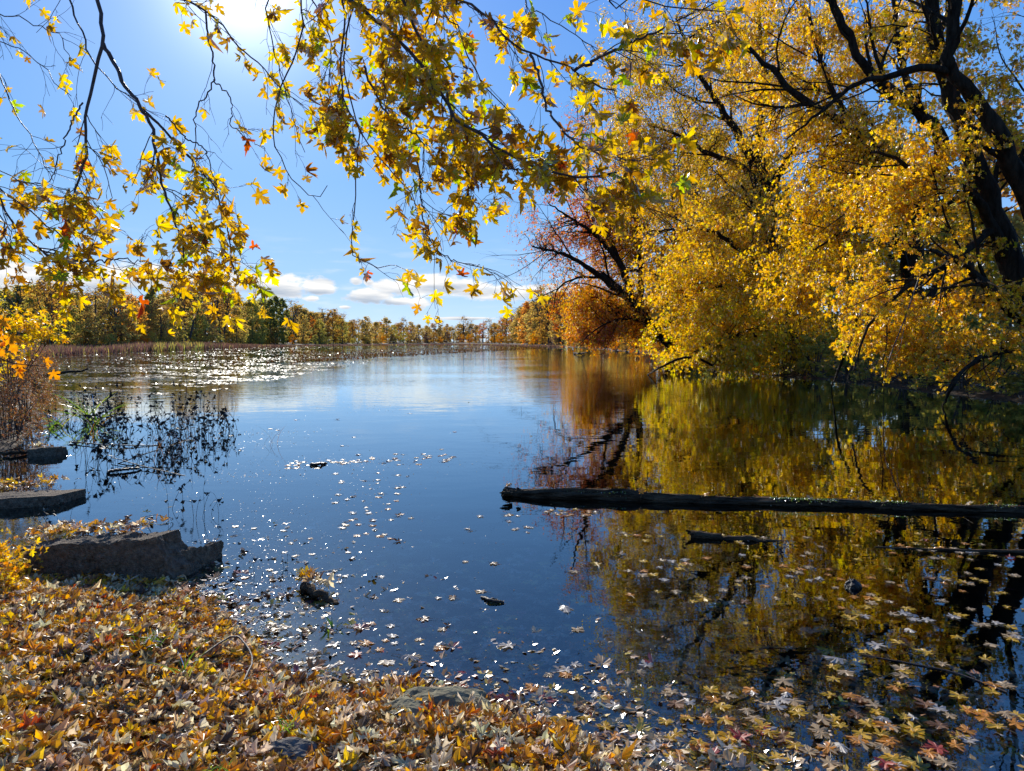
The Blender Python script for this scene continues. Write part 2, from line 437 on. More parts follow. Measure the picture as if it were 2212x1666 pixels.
PAL = {
    'gold': [((0.77, 0.48, 0.03), 5), ((0.83, 0.56, 0.05), 4), ((0.66, 0.36, 0.03), 3.2), ((0.54, 0.45, 0.04), 1.0), ((0.30, 0.16, 0.03), 1)],
    'near': [((0.72, 0.47, 0.03), 6), ((0.78, 0.56, 0.04), 4), ((0.58, 0.34, 0.025), 4), ((0.42, 0.50, 0.04), 1.3), ((0.33, 0.16, 0.03), 1.2), ((0.55, 0.12, 0.03), 0.15)],
    'olive': [((0.60, 0.42, 0.05), 4), ((0.72, 0.44, 0.04), 5), ((0.40, 0.36, 0.05), 2), ((0.36, 0.20, 0.03), 1.5)],
    'lime': [((0.68, 0.51, 0.045), 4), ((0.78, 0.49, 0.035), 7), ((0.48, 0.46, 0.04), 1.6), ((0.70, 0.42, 0.03), 2)],
    'orange': [((0.74, 0.32, 0.04), 5), ((0.76, 0.42, 0.04), 4), ((0.52, 0.18, 0.03), 3), ((0.40, 0.10, 0.03), 1.5), ((0.6, 0.42, 0.05), 2)],
    'amber': [((0.72, 0.42, 0.04), 5), ((0.72, 0.50, 0.05), 4), ((0.52, 0.22, 0.03), 2), ((0.36, 0.25, 0.04), 2)],
    'red': [((0.55, 0.16, 0.06), 4), ((0.42, 0.12, 0.06), 3), ((0.66, 0.27, 0.05), 4), ((0.6, 0.34, 0.05), 1.6)],
    'brown': [((0.405, 0.230, 0.068), 4), ((0.540, 0.324, 0.081), 3), ((0.270, 0.149, 0.054), 3), ((0.621, 0.405, 0.081), 2)],
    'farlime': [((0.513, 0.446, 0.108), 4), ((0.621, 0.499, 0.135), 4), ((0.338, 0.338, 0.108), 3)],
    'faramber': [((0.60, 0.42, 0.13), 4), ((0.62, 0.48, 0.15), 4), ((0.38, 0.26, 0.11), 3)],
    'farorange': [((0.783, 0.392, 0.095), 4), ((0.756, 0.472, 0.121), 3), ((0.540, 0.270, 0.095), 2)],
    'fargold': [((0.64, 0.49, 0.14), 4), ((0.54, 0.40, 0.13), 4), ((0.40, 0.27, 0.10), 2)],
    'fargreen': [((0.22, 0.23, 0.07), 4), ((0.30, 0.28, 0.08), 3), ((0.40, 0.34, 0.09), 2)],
    'litter': [((0.62, 0.45, 0.24), 4.6), ((0.84, 0.71, 0.48), 5.0), ((0.76, 0.40, 0.035), 3.6), ((0.55, 0.25, 0.03), 3.2), ((0.82, 0.54, 0.05), 2.0),
               ((0.30, 0.15, 0.06), 2.2), ((0.13, 0.08, 0.045), 1.8), ((0.55, 0.12, 0.03), 0.3)],
    'sunk': [((0.55, 0.34, 0.14), 4), ((0.66, 0.50, 0.30), 3), ((0.46, 0.22, 0.07), 3), ((0.74, 0.46, 0.06), 2), ((0.36, 0.08, 0.05), 0.5)],
    'dry': [((0.22, 0.10, 0.045), 4), ((0.30, 0.14, 0.05), 3), ((0.12, 0.07, 0.03), 3), ((0.20, 0.16, 0.04), 1)],
    'purple': [((0.16, 0.09, 0.075), 4), ((0.22, 0.13, 0.09), 3), ((0.11, 0.07, 0.05), 3)],
    'pads': [((0.12, 0.09, 0.055), 4), ((0.06, 0.045, 0.03), 4), ((0.24, 0.15, 0.08), 3), ((0.40, 0.28, 0.10), 1)],
    'green': [((0.12, 0.22, 0.03), 4), ((0.22, 0.32, 0.05), 3), ((0.35, 0.38, 0.08), 1)],
}
def pick(pal, n, jit=0.12):
    c = np.array([p[0] for p in PAL[pal]]); w = np.array([p[1] for p in PAL[pal]], float); w /= w.sum()
    i = rng.choice(len(c), n, p=w)
    return np.clip(c[i] * (1 + rng.normal(0, jit, (n, 1))) * (1 + rng.normal(0, 0.05, (n, 3))), 0.003, 0.95)

def foliage(acc, P, per, size, pal, tpl='star', hang=0.7, curl=0.3, jitter=0.05, t0=0.15):
    n, q, _ = P.shape
    par = np.repeat(np.arange(n), per); N_ = len(par)
    t = rng.uniform(t0, 1.0, N_) * (q - 1); i = np.minimum(t.astype(int), q - 2); f = (t - i)[:, None]
    S = P[par, i] * (1 - f) + P[par, i + 1] * f
    T = unit(P[par, i + 1] - P[par, i])
    off = rng.normal(size=(N_, 3)) * jitter
    Y = unit(T * 0.5 + rng.normal(size=(N_, 3)) * 0.75 + np.array([0, 0, -hang]))
    Z = rng.normal(size=(N_, 3)) + np.array([0, 0, 0.5])
    s = size * rng.uniform(0.6, 1.25, N_)
    # colour drifts from spray to spray as well as from leaf to leaf
    leaves(acc, S + off, Y, Z, s, pick(pal, N_), tpl, curl)

def crown(wood, leaf, nodes, nrad, C, scale, pal, per_t=8, per_l=8, leafsize=0.13, tpl='star', twig=1.0, k=4, droop=0.12, hang=0.7, r0=0.012, draw_twigs=True):
    """a branch from the nearest stretch of limb to each cluster centre, twigs round its end, leaves on the twigs"""
    n = len(C)
    d = np.linalg.norm(C[:, None, :] - nodes[None], axis=2) + 0.6 * np.maximum(0, nodes[None, :, 2] - C[:, None, 2])
    d = d + rng.uniform(0, 0.3, d.shape) * scale
    i = d.argmin(1); S = nodes[i]; rs = nrad[i]
    ln = np.linalg.norm(C - S, axis=1, keepdims=True)
    mid = (S + C) / 2 + np.array([0, 0, 1]) * ln * 0.13 + rng.normal(size=(n, 3)) * ln * 0.09
    t = np.linspace(0, 1, 8)[None, :, None]
    P = S[:, None] * (1 - t) ** 2 + 2 * mid[:, None] * t * (1 - t) + C[:, None] * t ** 2
    P[:, 1:] += rng.normal(size=P[:, 1:].shape) * ln[:, None] * 0.018
    rad = np.minimum(rs * 0.6, r0 * np.maximum(ln[:, 0], scale * 0.5) + 0.01 * scale)[:, None] * np.linspace(1, 0.22, 8)[None]
    tubes(wood, P, rad, k)
    T1, R1 = sprout(P, rad, per_t, 0.4, 1.0, 0.5 * twig, 1.15 * twig, 0.3, 1.3, q=5, wig=0.22, grav=droop, rf=0.7, rmin=0.0045 * scale)
    if draw_twigs: tubes(wood, T1, R1, 3)
    foliage(leaf, T1, per_l, leafsize, pal, tpl, hang=hang, jitter=0.10 * twig)

def limb_nodes(limbs):
    P = np.concatenate([l[0] for l in limbs]); Rr = np.concatenate([l[1] for l in limbs]); return P, Rr

def ell(c, r, n):
    v = np.clip(rng.normal(size=(n, 3)) * 0.60, -1.3, 1.3)
    return np.asarray(c) + v * np.asarray(r)

# ------------------------------------------------------------------ shore line, ground, water
Q = lambda x, y: tuple(on_plane(x, y)[:2])
SHORE = [(2.3, 0.9), Q(1370, 1675), Q(1250, 1600), Q(1110, 1548), Q(980, 1520), Q(880, 1496), Q(760, 1500), Q(640, 1478),
         Q(565, 1455), Q(540, 1405), Q(500, 1372), Q(462, 1335), Q(420, 1302), Q(350, 1278), Q(200, 1270), Q(50, 1250),
         Q(-120, 1195), Q(-350, 1110), Q(-190, 1010), Q(40, 965), Q(85, 905), Q(70, 850), Q(55, 815), Q(50, 790), Q(60, 778),
         Q(90, 768), Q(200, 760), Q(330, 756), Q(430, 753), Q(540, 748.5), Q(700, 745.6), Q(830, 743.6), Q(1000, 742.8), Q(1130, 744.6),
         Q(1200, 748), Q(1260, 752), Q(1330, 757), Q(1400, 764), Q(1450, 772), Q(1480, 788), Q(1560, 803), Q(1680, 812),
         Q(1800, 822), Q(1900, 832), Q(2010, 846), Q(2212, 868), Q(2500, 900), (22, 8), (24, 0), (22, -12), (8, -14), (5, -5), (3.1, -0.6)]
SH = np.array(SHORE)
def shore_dist(xy):
    """positive on land, negative over water"""
    xy = np.asarray(xy, float); best = np.full(len(xy), 1e18); ins = np.zeros(len(xy), bool)
    for a, b in zip(SH, np.roll(SH, -1, axis=0)):
        ab = b - a; t = np.clip(((xy - a) @ ab) / (ab @ ab), 0, 1)
        best = np.minimum(best, ((xy - a - t[:, None] * ab) ** 2).sum(1))
        c = ((a[1] > xy[:, 1]) != (b[1] > xy[:, 1]))
        with np.errstate(divide='ignore', invalid='ignore'):
            xx = (b[0] - a[0]) * (xy[:, 1] - a[1]) / (b[1] - a[1]) + a[0]
        ins ^= c & (xy[:, 0] < xx)
    d = np.sqrt(best); return np.where(ins, -d, d)
def height(xy):
    xy = np.asarray(xy, float); s = shore_dist(xy); x, y = xy[:, 0], xy[:, 1]
    r = np.hypot(x, y)
    land = 0.008 + 0.20 * (1 - np.exp(-np.maximum(s, 0) / 1.3)) + 0.7 * (1 - np.exp(-np.maximum(s, 0) / 14))
    bed = -(0.75 * (1 - np.exp(-np.maximum(-s, 0) / 5.0)) + 0.9 * (1 - np.exp(-np.maximum(-s, 0) / 25)))
    n = (0.020 * np.sin(x * 3.1 + 1.3 * np.sin(y * 2.3)) + 0.016 * np.sin(y * 4.7 + x * 1.9 + 1) + 0.012 * np.sin(x * 9.3 + y * 7.1))
    n = n * np.clip(1.2 - r / 60, 0.15, 1) * np.clip(np.abs(s) * 1.6 + 0.25, 0, 1)
    return np.where(s > 0, land, bed) + n

def ground_mesh():
    na = 400
    rad = np.concatenate([[0.3], 0.3 * 1.042 ** np.arange(1, 241)])
    ang = np.arange(na) * 2 * math.pi / na
    X = rad[:, None] * np.sin(ang); Y = rad[:, None] * np.cos(ang)
    xy = np.stack([X.ravel(), Y.ravel()], 1)
    z = height(xy)
    V = np.column_stack([xy, z]); V = np.vstack([V, [0, 0, height(np.array([[0, 0]]))[0]]])
    idx = np.arange(len(rad) * na).reshape(len(rad), na); nx = np.roll(idx, -1, 1)
    Fq = np.stack([idx[:-1], idx[1:], nx[1:], nx[:-1]], -1).reshape(-1, 4)
    a = Acc(); a.add(V, Fq); a.L[0] = a.L[0]; ft = np.stack([np.full(na, len(V) - 1), nx[0], idx[0]], -1)[:, ::-1]
    a.L.append(ft.reshape(-1)); a.T.append(np.full(na, 3))
    return a.build('ground', M['ground'], smooth=True)
tag(ground_mesh(), kind='structure')

def water_box():
    a = Acc(); x0, x1, y0, y1, z0 = -700, 500, -60, 900, -2.6
    V = [(x0, y0, 0), (x1, y0, 0), (x1, y1, 0), (x0, y1, 0), (x0, y0, z0), (x1, y0, z0), (x1, y1, z0), (x0, y1, z0)]
    a.add(V, [(0, 1, 2, 3), (7, 6, 5, 4), (0, 4, 5, 1), (1, 5, 6, 2), (2, 6, 7, 3), (3, 7, 4, 0)])
    return a.build('lake_water', M['water'])
tag(water_box(), kind='structure')

def gz(x, y): return float(height(np.array([[x, y]]))[0])

# ------------------------------------------------------------------ labels: ordinals among look-alikes
ORD = ['leftmost', 'second from left', 'third from left', 'fourth from left', 'fifth from left', 'sixth from left', 'seventh from left',
       'eighth from left', 'ninth from left', 'tenth from left', 'eleventh from left', 'twelfth from left', 'thirteenth from left', 'fourteenth from left',
       'fifteenth from left', 'sixteenth from left', 'seventeenth from left', 'eighteenth from left', 'nineteenth from left', 'twentieth from left']
def number_off(items):
    """items: (object, singular label, plural label); same labels get told apart by their place from left to right"""
    by = defaultdict(list)
    for o, s, p in items: by[s].append((px_of(o.location)[0], o, p))
    for s, l in by.items():
        if len(l) == 1: l[0][1]['label'] = s; continue
        l.sort(key=lambda t: t[0])
        for i, (_, o, p) in enumerate(l):
            w = ORD[i] if i < len(ORD) - 1 else ORD[-1]
            if i == len(l) - 1: w = 'rightmost'
            o['label'] = w + ' of ' + p

# ------------------------------------------------------------------ far tree prototypes (10 m tall)
def proto_tree(name, pal, style='single', n_cl=60, width=2.6, low=0.18, per_t=5, per_l=8, leaf=0.30, bare_top=0.0, seed=0):
    random.seed(seed)
    limbs = []
    def lm(pts, r0, r1, q=14):
        p = smooth_line(pts, q); limbs.append((p, np.linspace(r0, r1, q)))
    U = random.uniform
    if style == 'single':
        lm([(0, 0, -0.6), (U(-.1, .1), U(-.1, .1), 2.5), (U(-.3, .3), U(-.2, .2), 6), (U(-.4, .4), U(-.3, .3), 9.4)], 0.20, 0.03)
        for k in range(7):
            a = U(0, 6.28); z = U(2.2, 6.0); l = U(1.2, 2.6) * width / 2.6
            lm([(0, 0, z), (math.cos(a) * l * .5, math.sin(a) * l * .5, z + l * .7), (math.cos(a) * l, math.sin(a) * l, z + l * 1.5)], 0.075, 0.015, 9)
    elif style == 'vee':
        for k, dx in enumerate((-1.9, -0.2, 1.7)):
            y = U(-.6, .6)
            lm([(dx * .08, 0, -0.6), (dx * .45, y * .4, 2.8), (dx * .8, y * .8, 5.8), (dx * 1.15, y, 9.2)], 0.17, 0.03)
            for j in range(4):
                z = U(3.5, 7); s = random.choice((-1, 1)); bx = dx * (.2 + z * .1)
                lm([(bx, y * z / 9, z), (bx + s * U(.4, .8), y, z + 1.0), (bx + s * U(.8, 1.5), y + U(-.6, .6), z + U(1.8, 2.6))], 0.06, 0.012, 8)
    elif style == 'column':
        lm([(0, 0, -0.6), (0.05, 0, 4), (0, 0.05, 9.7)], 0.17, 0.02)
        for k in range(9):
            a = U(0, 6.28); z = U(1.5, 6.5); l = U(.6, 1.2)
            lm([(0, 0, z), (math.cos(a) * l * .6, math.sin(a) * l * .6, z + 1), (math.cos(a) * l, math.sin(a) * l, z + 2.4)], 0.05, 0.012, 8)
    elif style == 'shrub':
        for k in range(9):
            a = U(0, 6.28); l = U(.8, 2.6)
            lm([(math.cos(a) * .2, math.sin(a) * .2, -.4), (math.cos(a) * l * .5, math.sin(a) * l * .5, 3.6), (math.cos(a) * l, math.sin(a) * l, U(6, 9))], 0.07, 0.02, 9)
    wood, lf = Acc(), Acc()
    for p, r in limbs: tubes(wood, p, r, 5)
    nd, nr = limb_nodes(limbs)
    z = rng.uniform(low, 0.98, n_cl) * 10
    prof = np.sin(np.clip((z / 10 - low) / (1 - low), 0, 1) ** 0.75 * math.pi * 0.93 + 0.2) ** 0.7 if style != 'shrub' else np.sqrt(np.clip(1 - (z / 10) ** 2, 0.05, 1))
    a = rng.uniform(0, 6.28, n_cl); rr = rng.uniform(0.2, 1, n_cl) ** 0.6 * width * np.nan_to_num(prof, nan=0.3)
    C = np.column_stack([np.cos(a) * rr, np.sin(a) * rr, z + rng.normal(0, .2, n_cl)])
    nb = int(n_cl * bare_top)
    tw = 0.72 * width / 2.6
    crown(wood, lf, nd, nr, C[nb:], 1.0, pal, per_t, per_l, leaf, 'quad', tw, 3, 0.05, 0.3, 0.016, draw_twigs=True)
    if nb or bare_top:   # leafless upper twigs
        Cb = C[:max(nb, 1)].copy(); Cb[:, 2] = rng.uniform(6.5, 10.3, len(Cb))
        l2 = Acc(); crown(wood, l2, nd, nr, Cb, 1.0, pal, 7, 1, 0.1, 'quad', tw * 1.2, 3, -0.05, 0.0, 0.014)
    root = thing('maple_tree' if style != 'shrub' else 'shrub', (0, 0, 0), 'x', 'tree' if style != 'shrub' else 'shrub')
    root.name = name
    wood.build('trunk', M['bark_far'], root); lf.build('crown', M['leaf_far'], root)
    return root

KIND = {   # name, palette, singular look, plural look
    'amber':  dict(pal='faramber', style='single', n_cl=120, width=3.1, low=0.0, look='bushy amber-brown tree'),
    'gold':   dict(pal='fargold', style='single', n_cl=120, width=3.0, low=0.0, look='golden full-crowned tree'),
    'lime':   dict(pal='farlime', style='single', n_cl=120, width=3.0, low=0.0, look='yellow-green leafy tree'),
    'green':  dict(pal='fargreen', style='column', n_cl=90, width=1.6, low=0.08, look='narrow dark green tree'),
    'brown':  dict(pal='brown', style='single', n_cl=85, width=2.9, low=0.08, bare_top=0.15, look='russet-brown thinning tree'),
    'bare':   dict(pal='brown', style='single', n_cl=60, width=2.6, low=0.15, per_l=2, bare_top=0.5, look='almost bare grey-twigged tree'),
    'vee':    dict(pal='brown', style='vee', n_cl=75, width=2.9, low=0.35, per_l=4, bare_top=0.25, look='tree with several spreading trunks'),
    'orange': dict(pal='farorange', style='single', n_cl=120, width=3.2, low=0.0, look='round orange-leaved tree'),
    'red':    dict(pal='red', style='single', n_cl=60, width=2.5, low=0.25, per_l=4, bare_top=0.2, look='dull red sparse tree'),
}
protos = {}
for k, d in KIND.items():
    for v in range(2 if k in ('amber', 'gold', 'lime', 'brown', 'bare', 'vee') else 1):
        a = {x: y for x, y in d.items() if x != 'look'}
        protos[(k, v)] = proto_tree('far_tree', seed=len(protos) + 3, **a)
shrub_protos = {k: proto_tree('shrub', pal=p, style='shrub', n_cl=40, width=3.4, low=0.05, per_l=8, leaf=0.42, seed=70 + i)
                for i, (k, p) in enumerate((('yellow', 'farlime'), ('brown', 'brown'), ('purple', 'purple'), ('orange', 'orange'), ('green', 'fargreen')))}

TOPX = [-200, 0, 100, 180, 300, 380, 470, 540, 620, 660, 700, 760, 800, 870, 930, 1000, 1060, 1100, 1150, 1200, 1240, 1330]
TOPY = [600, 610, 592, 610, 628, 600, 604, 640, 640, 665, 668, 688, 690, 692, 700, 692, 692, 672, 645, 625, 612, 640]
top_x = np.array(TOPX); top_y = np.array(TOPY)
far_sh = [(-200, 778), (60, 778), (90, 768), (200, 758), (330, 755), (430, 752), (540, 748.0), (700, 745.4), (830, 743.5), (1000, 742.7), (1130, 744.4), (1200, 747.6), (1260, 751.5), (1330, 756.5)]
def shore_depth(px):
    y = np.interp(px, [p[0] for p in far_sh], [p[1] for p in far_sh]); y = min(y, 759)
    return on_plane(px, y)[1]
def section(x):
    if x < 95: return 'behind the sapling'
    if x < 330: return 'behind the left reeds'
    if x < 470: return 'behind the reed strip'
    if x < 620: return 'under the long grey cloud'
    if x < 760: return 'left of the small clouds'
    if x < 900: return 'far off under the small clouds'
    if x < 1080: return 'low at the far end of the lake'
    return 'left of the leaning maple'
far_items = []; used = set()
def place_far(kind, px, topy, dmul=1.03, group='trees along the far shore', back=False, wide=1.0):
    v = random.choice([q for q in protos if q[0] == kind]); p = protos[v]
    D = shore_depth(px) * dmul
    b = at_dist(px, 745, D); z = gz(b[0], b[1])
    H = CAM_H + (738.5 - topy) / F * D - z
    s = H / 10.0
    loc = (b[0], b[1], z - 0.02); rz = random.uniform(0, 6.28) if kind != 'vee' else random.uniform(-.4, .4)
    w = s * wide
    if v not in used:
        used.add(v); o = p; o.location = loc; o.rotation_euler = (0, 0, rz); o.scale = (w, w, s)
    else: o = dup(p, loc, rz, (w, w, s))
    o['group'] = group; o['category'] = 'tree'
    look = KIND[kind]['look']
    look2 = look if not back else 'rear ' + look.replace('tree with several spreading trunks', 'many-trunked tree').replace('russet-brown thinning', 'thinning russet').replace('almost bare grey-twigged', 'nearly bare')
    sec = section(px)
    far_items.append((o, f'{look2} {sec}', f'{look2.replace(" tree", " trees", 1)} {sec}'))
    return o
random.seed(21)
# placed by what the photograph shows at each stretch, front row
front = [('bare', 40, 606), ('lime', 75, 640), ('vee', 118, 592), ('lime', 150, 660), ('amber', 185, 655), ('bare', 208, 622), ('lime', 235, 660), ('amber', 250, 612),
         ('orange', 282, 640), ('brown', 262, 630), ('gold', 320, 665), ('green', 330, 624), ('vee', 402, 600), ('gold', 372, 660), ('amber', 350, 650), ('lime', 425, 668), ('vee', 478, 604),
         ('bare', 455, 602), ('amber', 445, 655), ('gold', 512, 660), ('lime', 545, 645), ('lime', 568, 640), ('green', 598, 642), ('green', 612, 650), ('bare', 634, 644), ('green', 585, 650),
         ('gold', 655, 682), ('lime', 690, 688), ('bare', 700, 664), ('red', 676, 690), ('brown', 720, 668), ('bare', 740, 676), ('lime', 735, 690), ('brown', 762, 690), ('bare', 775, 690),
         ('amber', 790, 690), ('gold', 812, 694), ('gold', 835, 692), ('lime', 850, 698), ('bare', 872, 688), ('brown', 862, 700), ('amber', 888, 702), ('gold', 905, 702), ('amber', 922, 702), ('brown', 936, 703),
         ('amber', 950, 702), ('bare', 948, 694), ('brown', 966, 704), ('bare', 980, 700), ('bare', 1002, 682), ('bare', 1016, 690), ('brown', 1028, 698), ('red', 1044, 696), ('bare', 1056, 694),
         ('brown', 1068, 702), ('bare', 1082, 700), ('bare', 1094, 678), ('bare', 1106, 680), ('amber', 1124, 668), ('orange', 1142, 650), ('amber', 1160, 650), ('bare', 1165, 620), ('bare', 1190, 622),
         ('brown', 1185, 640), ('red', 1212, 628), ('amber', 1208, 668), ('brown', 1228, 640), ('orange', 1245, 660), ('amber', 1270, 650), ('orange', 1300, 640), ('amber', 1335, 650), ('orange', 1370, 655)]
for k, x, y in front: place_far(k, x, y + random.uniform(-6, 5), random.uniform(1.02, 1.10), wide=1.15)
for x in np.concatenate([np.arange(-190, 640, 18), np.arange(640, 1090, 11), np.arange(1090, 1420, 20)]):      # the rows behind close the gaps
    x = x + random.uniform(-8, 8)
    ty = float(np.interp(x, top_x, top_y)) + random.uniform(14, 34) * (1 if x < 640 else 0.35)
    k = random.choice(('lime', 'amber', 'gold', 'brown', 'lime', 'bare', 'green') if x < 760 else ('amber', 'brown', 'bare', 'gold', 'red'))
    place_far(k, x, ty, random.uniform(1.16, 1.3), back=True, wide=1.6)
# low growth along the foot of the tree line
sh_items = []; sused = set()
for i, x in enumerate(np.concatenate([np.arange(60, 760, 22), np.arange(760, 1240, 16)])):
    x = x + random.uniform(-7, 7)
    k = random.choice(('yellow', 'yellow', 'brown', 'orange', 'green') if x < 760 else ('brown', 'brown', 'yellow', 'purple', 'orange'))
    p = shrub_protos[k]; D = shore_depth(x) * random.uniform(1.0, 1.03)
    b = at_dist(x, 745, D); z = gz(b[0], b[1])
    hpx = random.uniform(18, 38) * (1 if x < 640 else 0.65) * (1.6 if x > 1150 else 1); s = hpx / F * D / 10
    if k not in sused: sused.add(k); o = p; o.location = (b[0], b[1], z); o.scale = (s * 1.5, s * 1.5, s)
    else: o = dup(p, (b[0], b[1], z), random.uniform(0, 6.28), (s * 1.5, s * 1.5, s))
    o['group'] = 'shrubs at the foot of the far trees'; o['category'] = 'shrub'
    cn = {'yellow': 'yellow-green', 'brown': 'brown', 'purple': 'dull purple', 'orange': 'orange', 'green': 'dark green'}[k]
    sec = section(x)
    sh_items.append((o, f'low {cn} shrub {sec}', f'low {cn} shrubs {sec}'))
number_off(far_items); number_off(sh_items)
for k, p in protos.items():
    if k not in used:
        for c in list(p.children): bpy.data.objects.remove(c)
        bpy.data.objects.remove(p)
for k, p in shrub_protos.items():
    if k not in sused:
        for c in list(p.children): bpy.data.objects.remove(c)
        bpy.data.objects.remove(p)

# ------------------------------------------------------------------ reed strip on the left shore and the mud flat with dead stems
def reeds():
    a = Acc(); n = 16000
    px = rng.uniform(60, 1220, n)
    base = np.interp(px, [60, 90, 200, 330, 430, 540, 700, 1000, 1220], [776, 769, 762, 758, 754.5, 750, 746.6, 744.5, 750])
    py = base - rng.uniform(-0.4, 1, n) * np.interp(px, [60, 200, 430, 540, 700, 1220], [6, 5, 2.5, 1.2, 0.6, 1.0])
    P = np.array([on_plane(x, min(y, 776)) for x, y in zip(px, py)])
    P[:, 2] = np.maximum(height(P[:, :2]) - 0.02, -0.05)
    hp = np.interp(px, [60, 200, 300, 430, 480, 560, 640, 1220], [1.2, 1.0, 1.7, 1.8, 1.6, 1.0, 0.5, 0.7]) * rng.uniform(0.45, 1.1, n)
    Y = unit(rng.normal(size=(n, 3)) * 0.22 + np.array([0, 0, 1.0])); Z = rng.normal(size=(n, 3)) * np.array([.5, .5, 0.1]) + np.array([0, -1, 0])
    s = hp[:, None, None]
    X = unit(np.cross(Y, Z)); w = 0.16 * rng.uniform(0.4, 1.2, n)[:, None] * np.interp(px, [60, 540, 700, 1220], [0.5, 1.0, 2.2, 1.5])[:, None]
    tp = np.array([(-0.5, 0), (0.5, 0), (0.65, 0.6), (0, 1), (-0.6, 0.65)])
    V = P[:, None] + X[:, None] * (tp[:, 0][None] * w)[:, :, None] + Y[:, None] * tp[:, 1][None, :, None] * s
    Fc = (np.arange(5)[None, None] + (np.arange(n) * 5)[:, None, None]).reshape(-1, 5)
    col = pick('purple', n); gm = ((px > 330) & (px < 440) & (rng.random(n) < 0.35)) | (rng.random(n) < 0.08)
    col[gm] = pick('farlime', int(gm.sum())) * 0.8
    a.add(V.reshape(-1, 3), Fc, np.repeat(col, 5, axis=0))
    return a.build('reed_bed', M['reed'])
tag(reeds(), 'purple-brown dead reeds fringing the far shore below the trees', 'reeds', kind='stuff')

# ------------------------------------------------------------------ floating pads and debris that glint in the sun
def pads():
    a = Acc(); n = 46000
    px = rng.uniform(60, 1190, n); py = 744.6 + rng.uniform(0, 1, n) ** 1.25 * 112
    lowb = np.interp(px, [60, 250, 480, 640, 760, 900, 1050, 1190], [862, 860, 842, 812, 790, 778, 765, 756])
    keep = (py < lowb)
    cl = np.sin(px * 0.021 + py * 0.31) + np.sin(px * 0.047 - py * 0.52 + 1) + np.sin(py * 0.93 + px * 0.009)
    keep &= (cl > -0.6 + 1.7 * np.clip((py - 800) / 40, 0, 1)) & ((px < 700) | (cl > 0.0))
    px, py = px[keep], py[keep]; n = len(px)
    P = np.array([on_plane(x, y, 0.01) for x, y in zip(px, py)]); sd_ = shore_dist(P[:, :2]); k2 = sd_ < -0.3
    P = P[k2]; n = len(P); d = P[:, 1]
    s = 0.040 * (d / 20) ** 0.42 * rng.uniform(0.5, 1.6, n)
    tilt = rng.normal(0, 1, (n, 2)) * np.where(rng.random(n) < 0.13, 0.17, 0.03)[:, None]; Zv = unit(np.column_stack([tilt, np.ones(n)]))
    ang = rng.uniform(0, 6.28, n); Y = np.column_stack([np.cos(ang), np.sin(ang), np.zeros(n)])
    X = unit(np.cross(Y, Zv)); Y = np.cross(Zv, X)
    k = 7; aa = np.arange(k) * 2 * math.pi / k; rr = rng.uniform(0.7, 1.1, (n, k)) * s[:, None]
    V = P[:, None] + X[:, None] * (np.cos(aa)[None] * rr)[:, :, None] + Y[:, None] * (np.sin(aa)[None] * rr * 1.1)[:, :, None]
    a.add(V.reshape(-1, 3), np.arange(n * k).reshape(n, k), np.repeat(pick('pads', n), k, axis=0))
    return a.build('floating_weed', M['pad'])
tag(pads(), 'glinting floating pads and weed spread over the left half of the lake', 'water weed', kind='stuff')

def mat_weeds():     # short dark stems standing in the weed field
    a = Acc(); n = 5200
    px = np.concatenate([rng.uniform(640, 1180, 3600), rng.uniform(60, 700, n - 3600)])
    py = np.where(np.arange(n) < 3600, np.interp(px, [640, 900, 1180], [784, 768, 753]) - rng.uniform(0, 1, n) ** 1.2 * np.interp(px, [640, 1180], [24, 6]), 748 + rng.uniform(0, 1, n) * 40)
    P = np.array([on_plane(x, y, -0.03) for x, y in zip(px, py)]); d = P[:, 1]; k2 = shore_dist(P[:, :2]) < 0
    P = P[k2]; n = len(P); d = d[k2]
    Y = unit(rng.normal(size=(n, 3)) * 0.5 + np.array([0, 0, 1.0])); Z = rng.normal(size=(n, 3))
    leaves(a, P, Y, Z, rng.uniform(0.06, 0.22, n) * (d / 40) ** 0.35, pick('dry', n) * 0.5, 'kite', 0.3)
    return a.build('dead_stalks', M['reed'])
tag(mat_weeds(), 'short dark dead stalks standing among the floating weed', 'water weed', kind='stuff')

# ------------------------------------------------------------------ the big trees on the right bank
def limb(pts, r0, r1, q=26):
    w = [at_dist(*p) for p in pts]; p = smooth_line(w, q)
    p[1:-1] += rng.normal(size=(q - 2, 3)) * (r0 * 0.12)
    return (p, np.linspace(r0, r1, q) * (1 + 0.05 * rng.normal(size=q)))

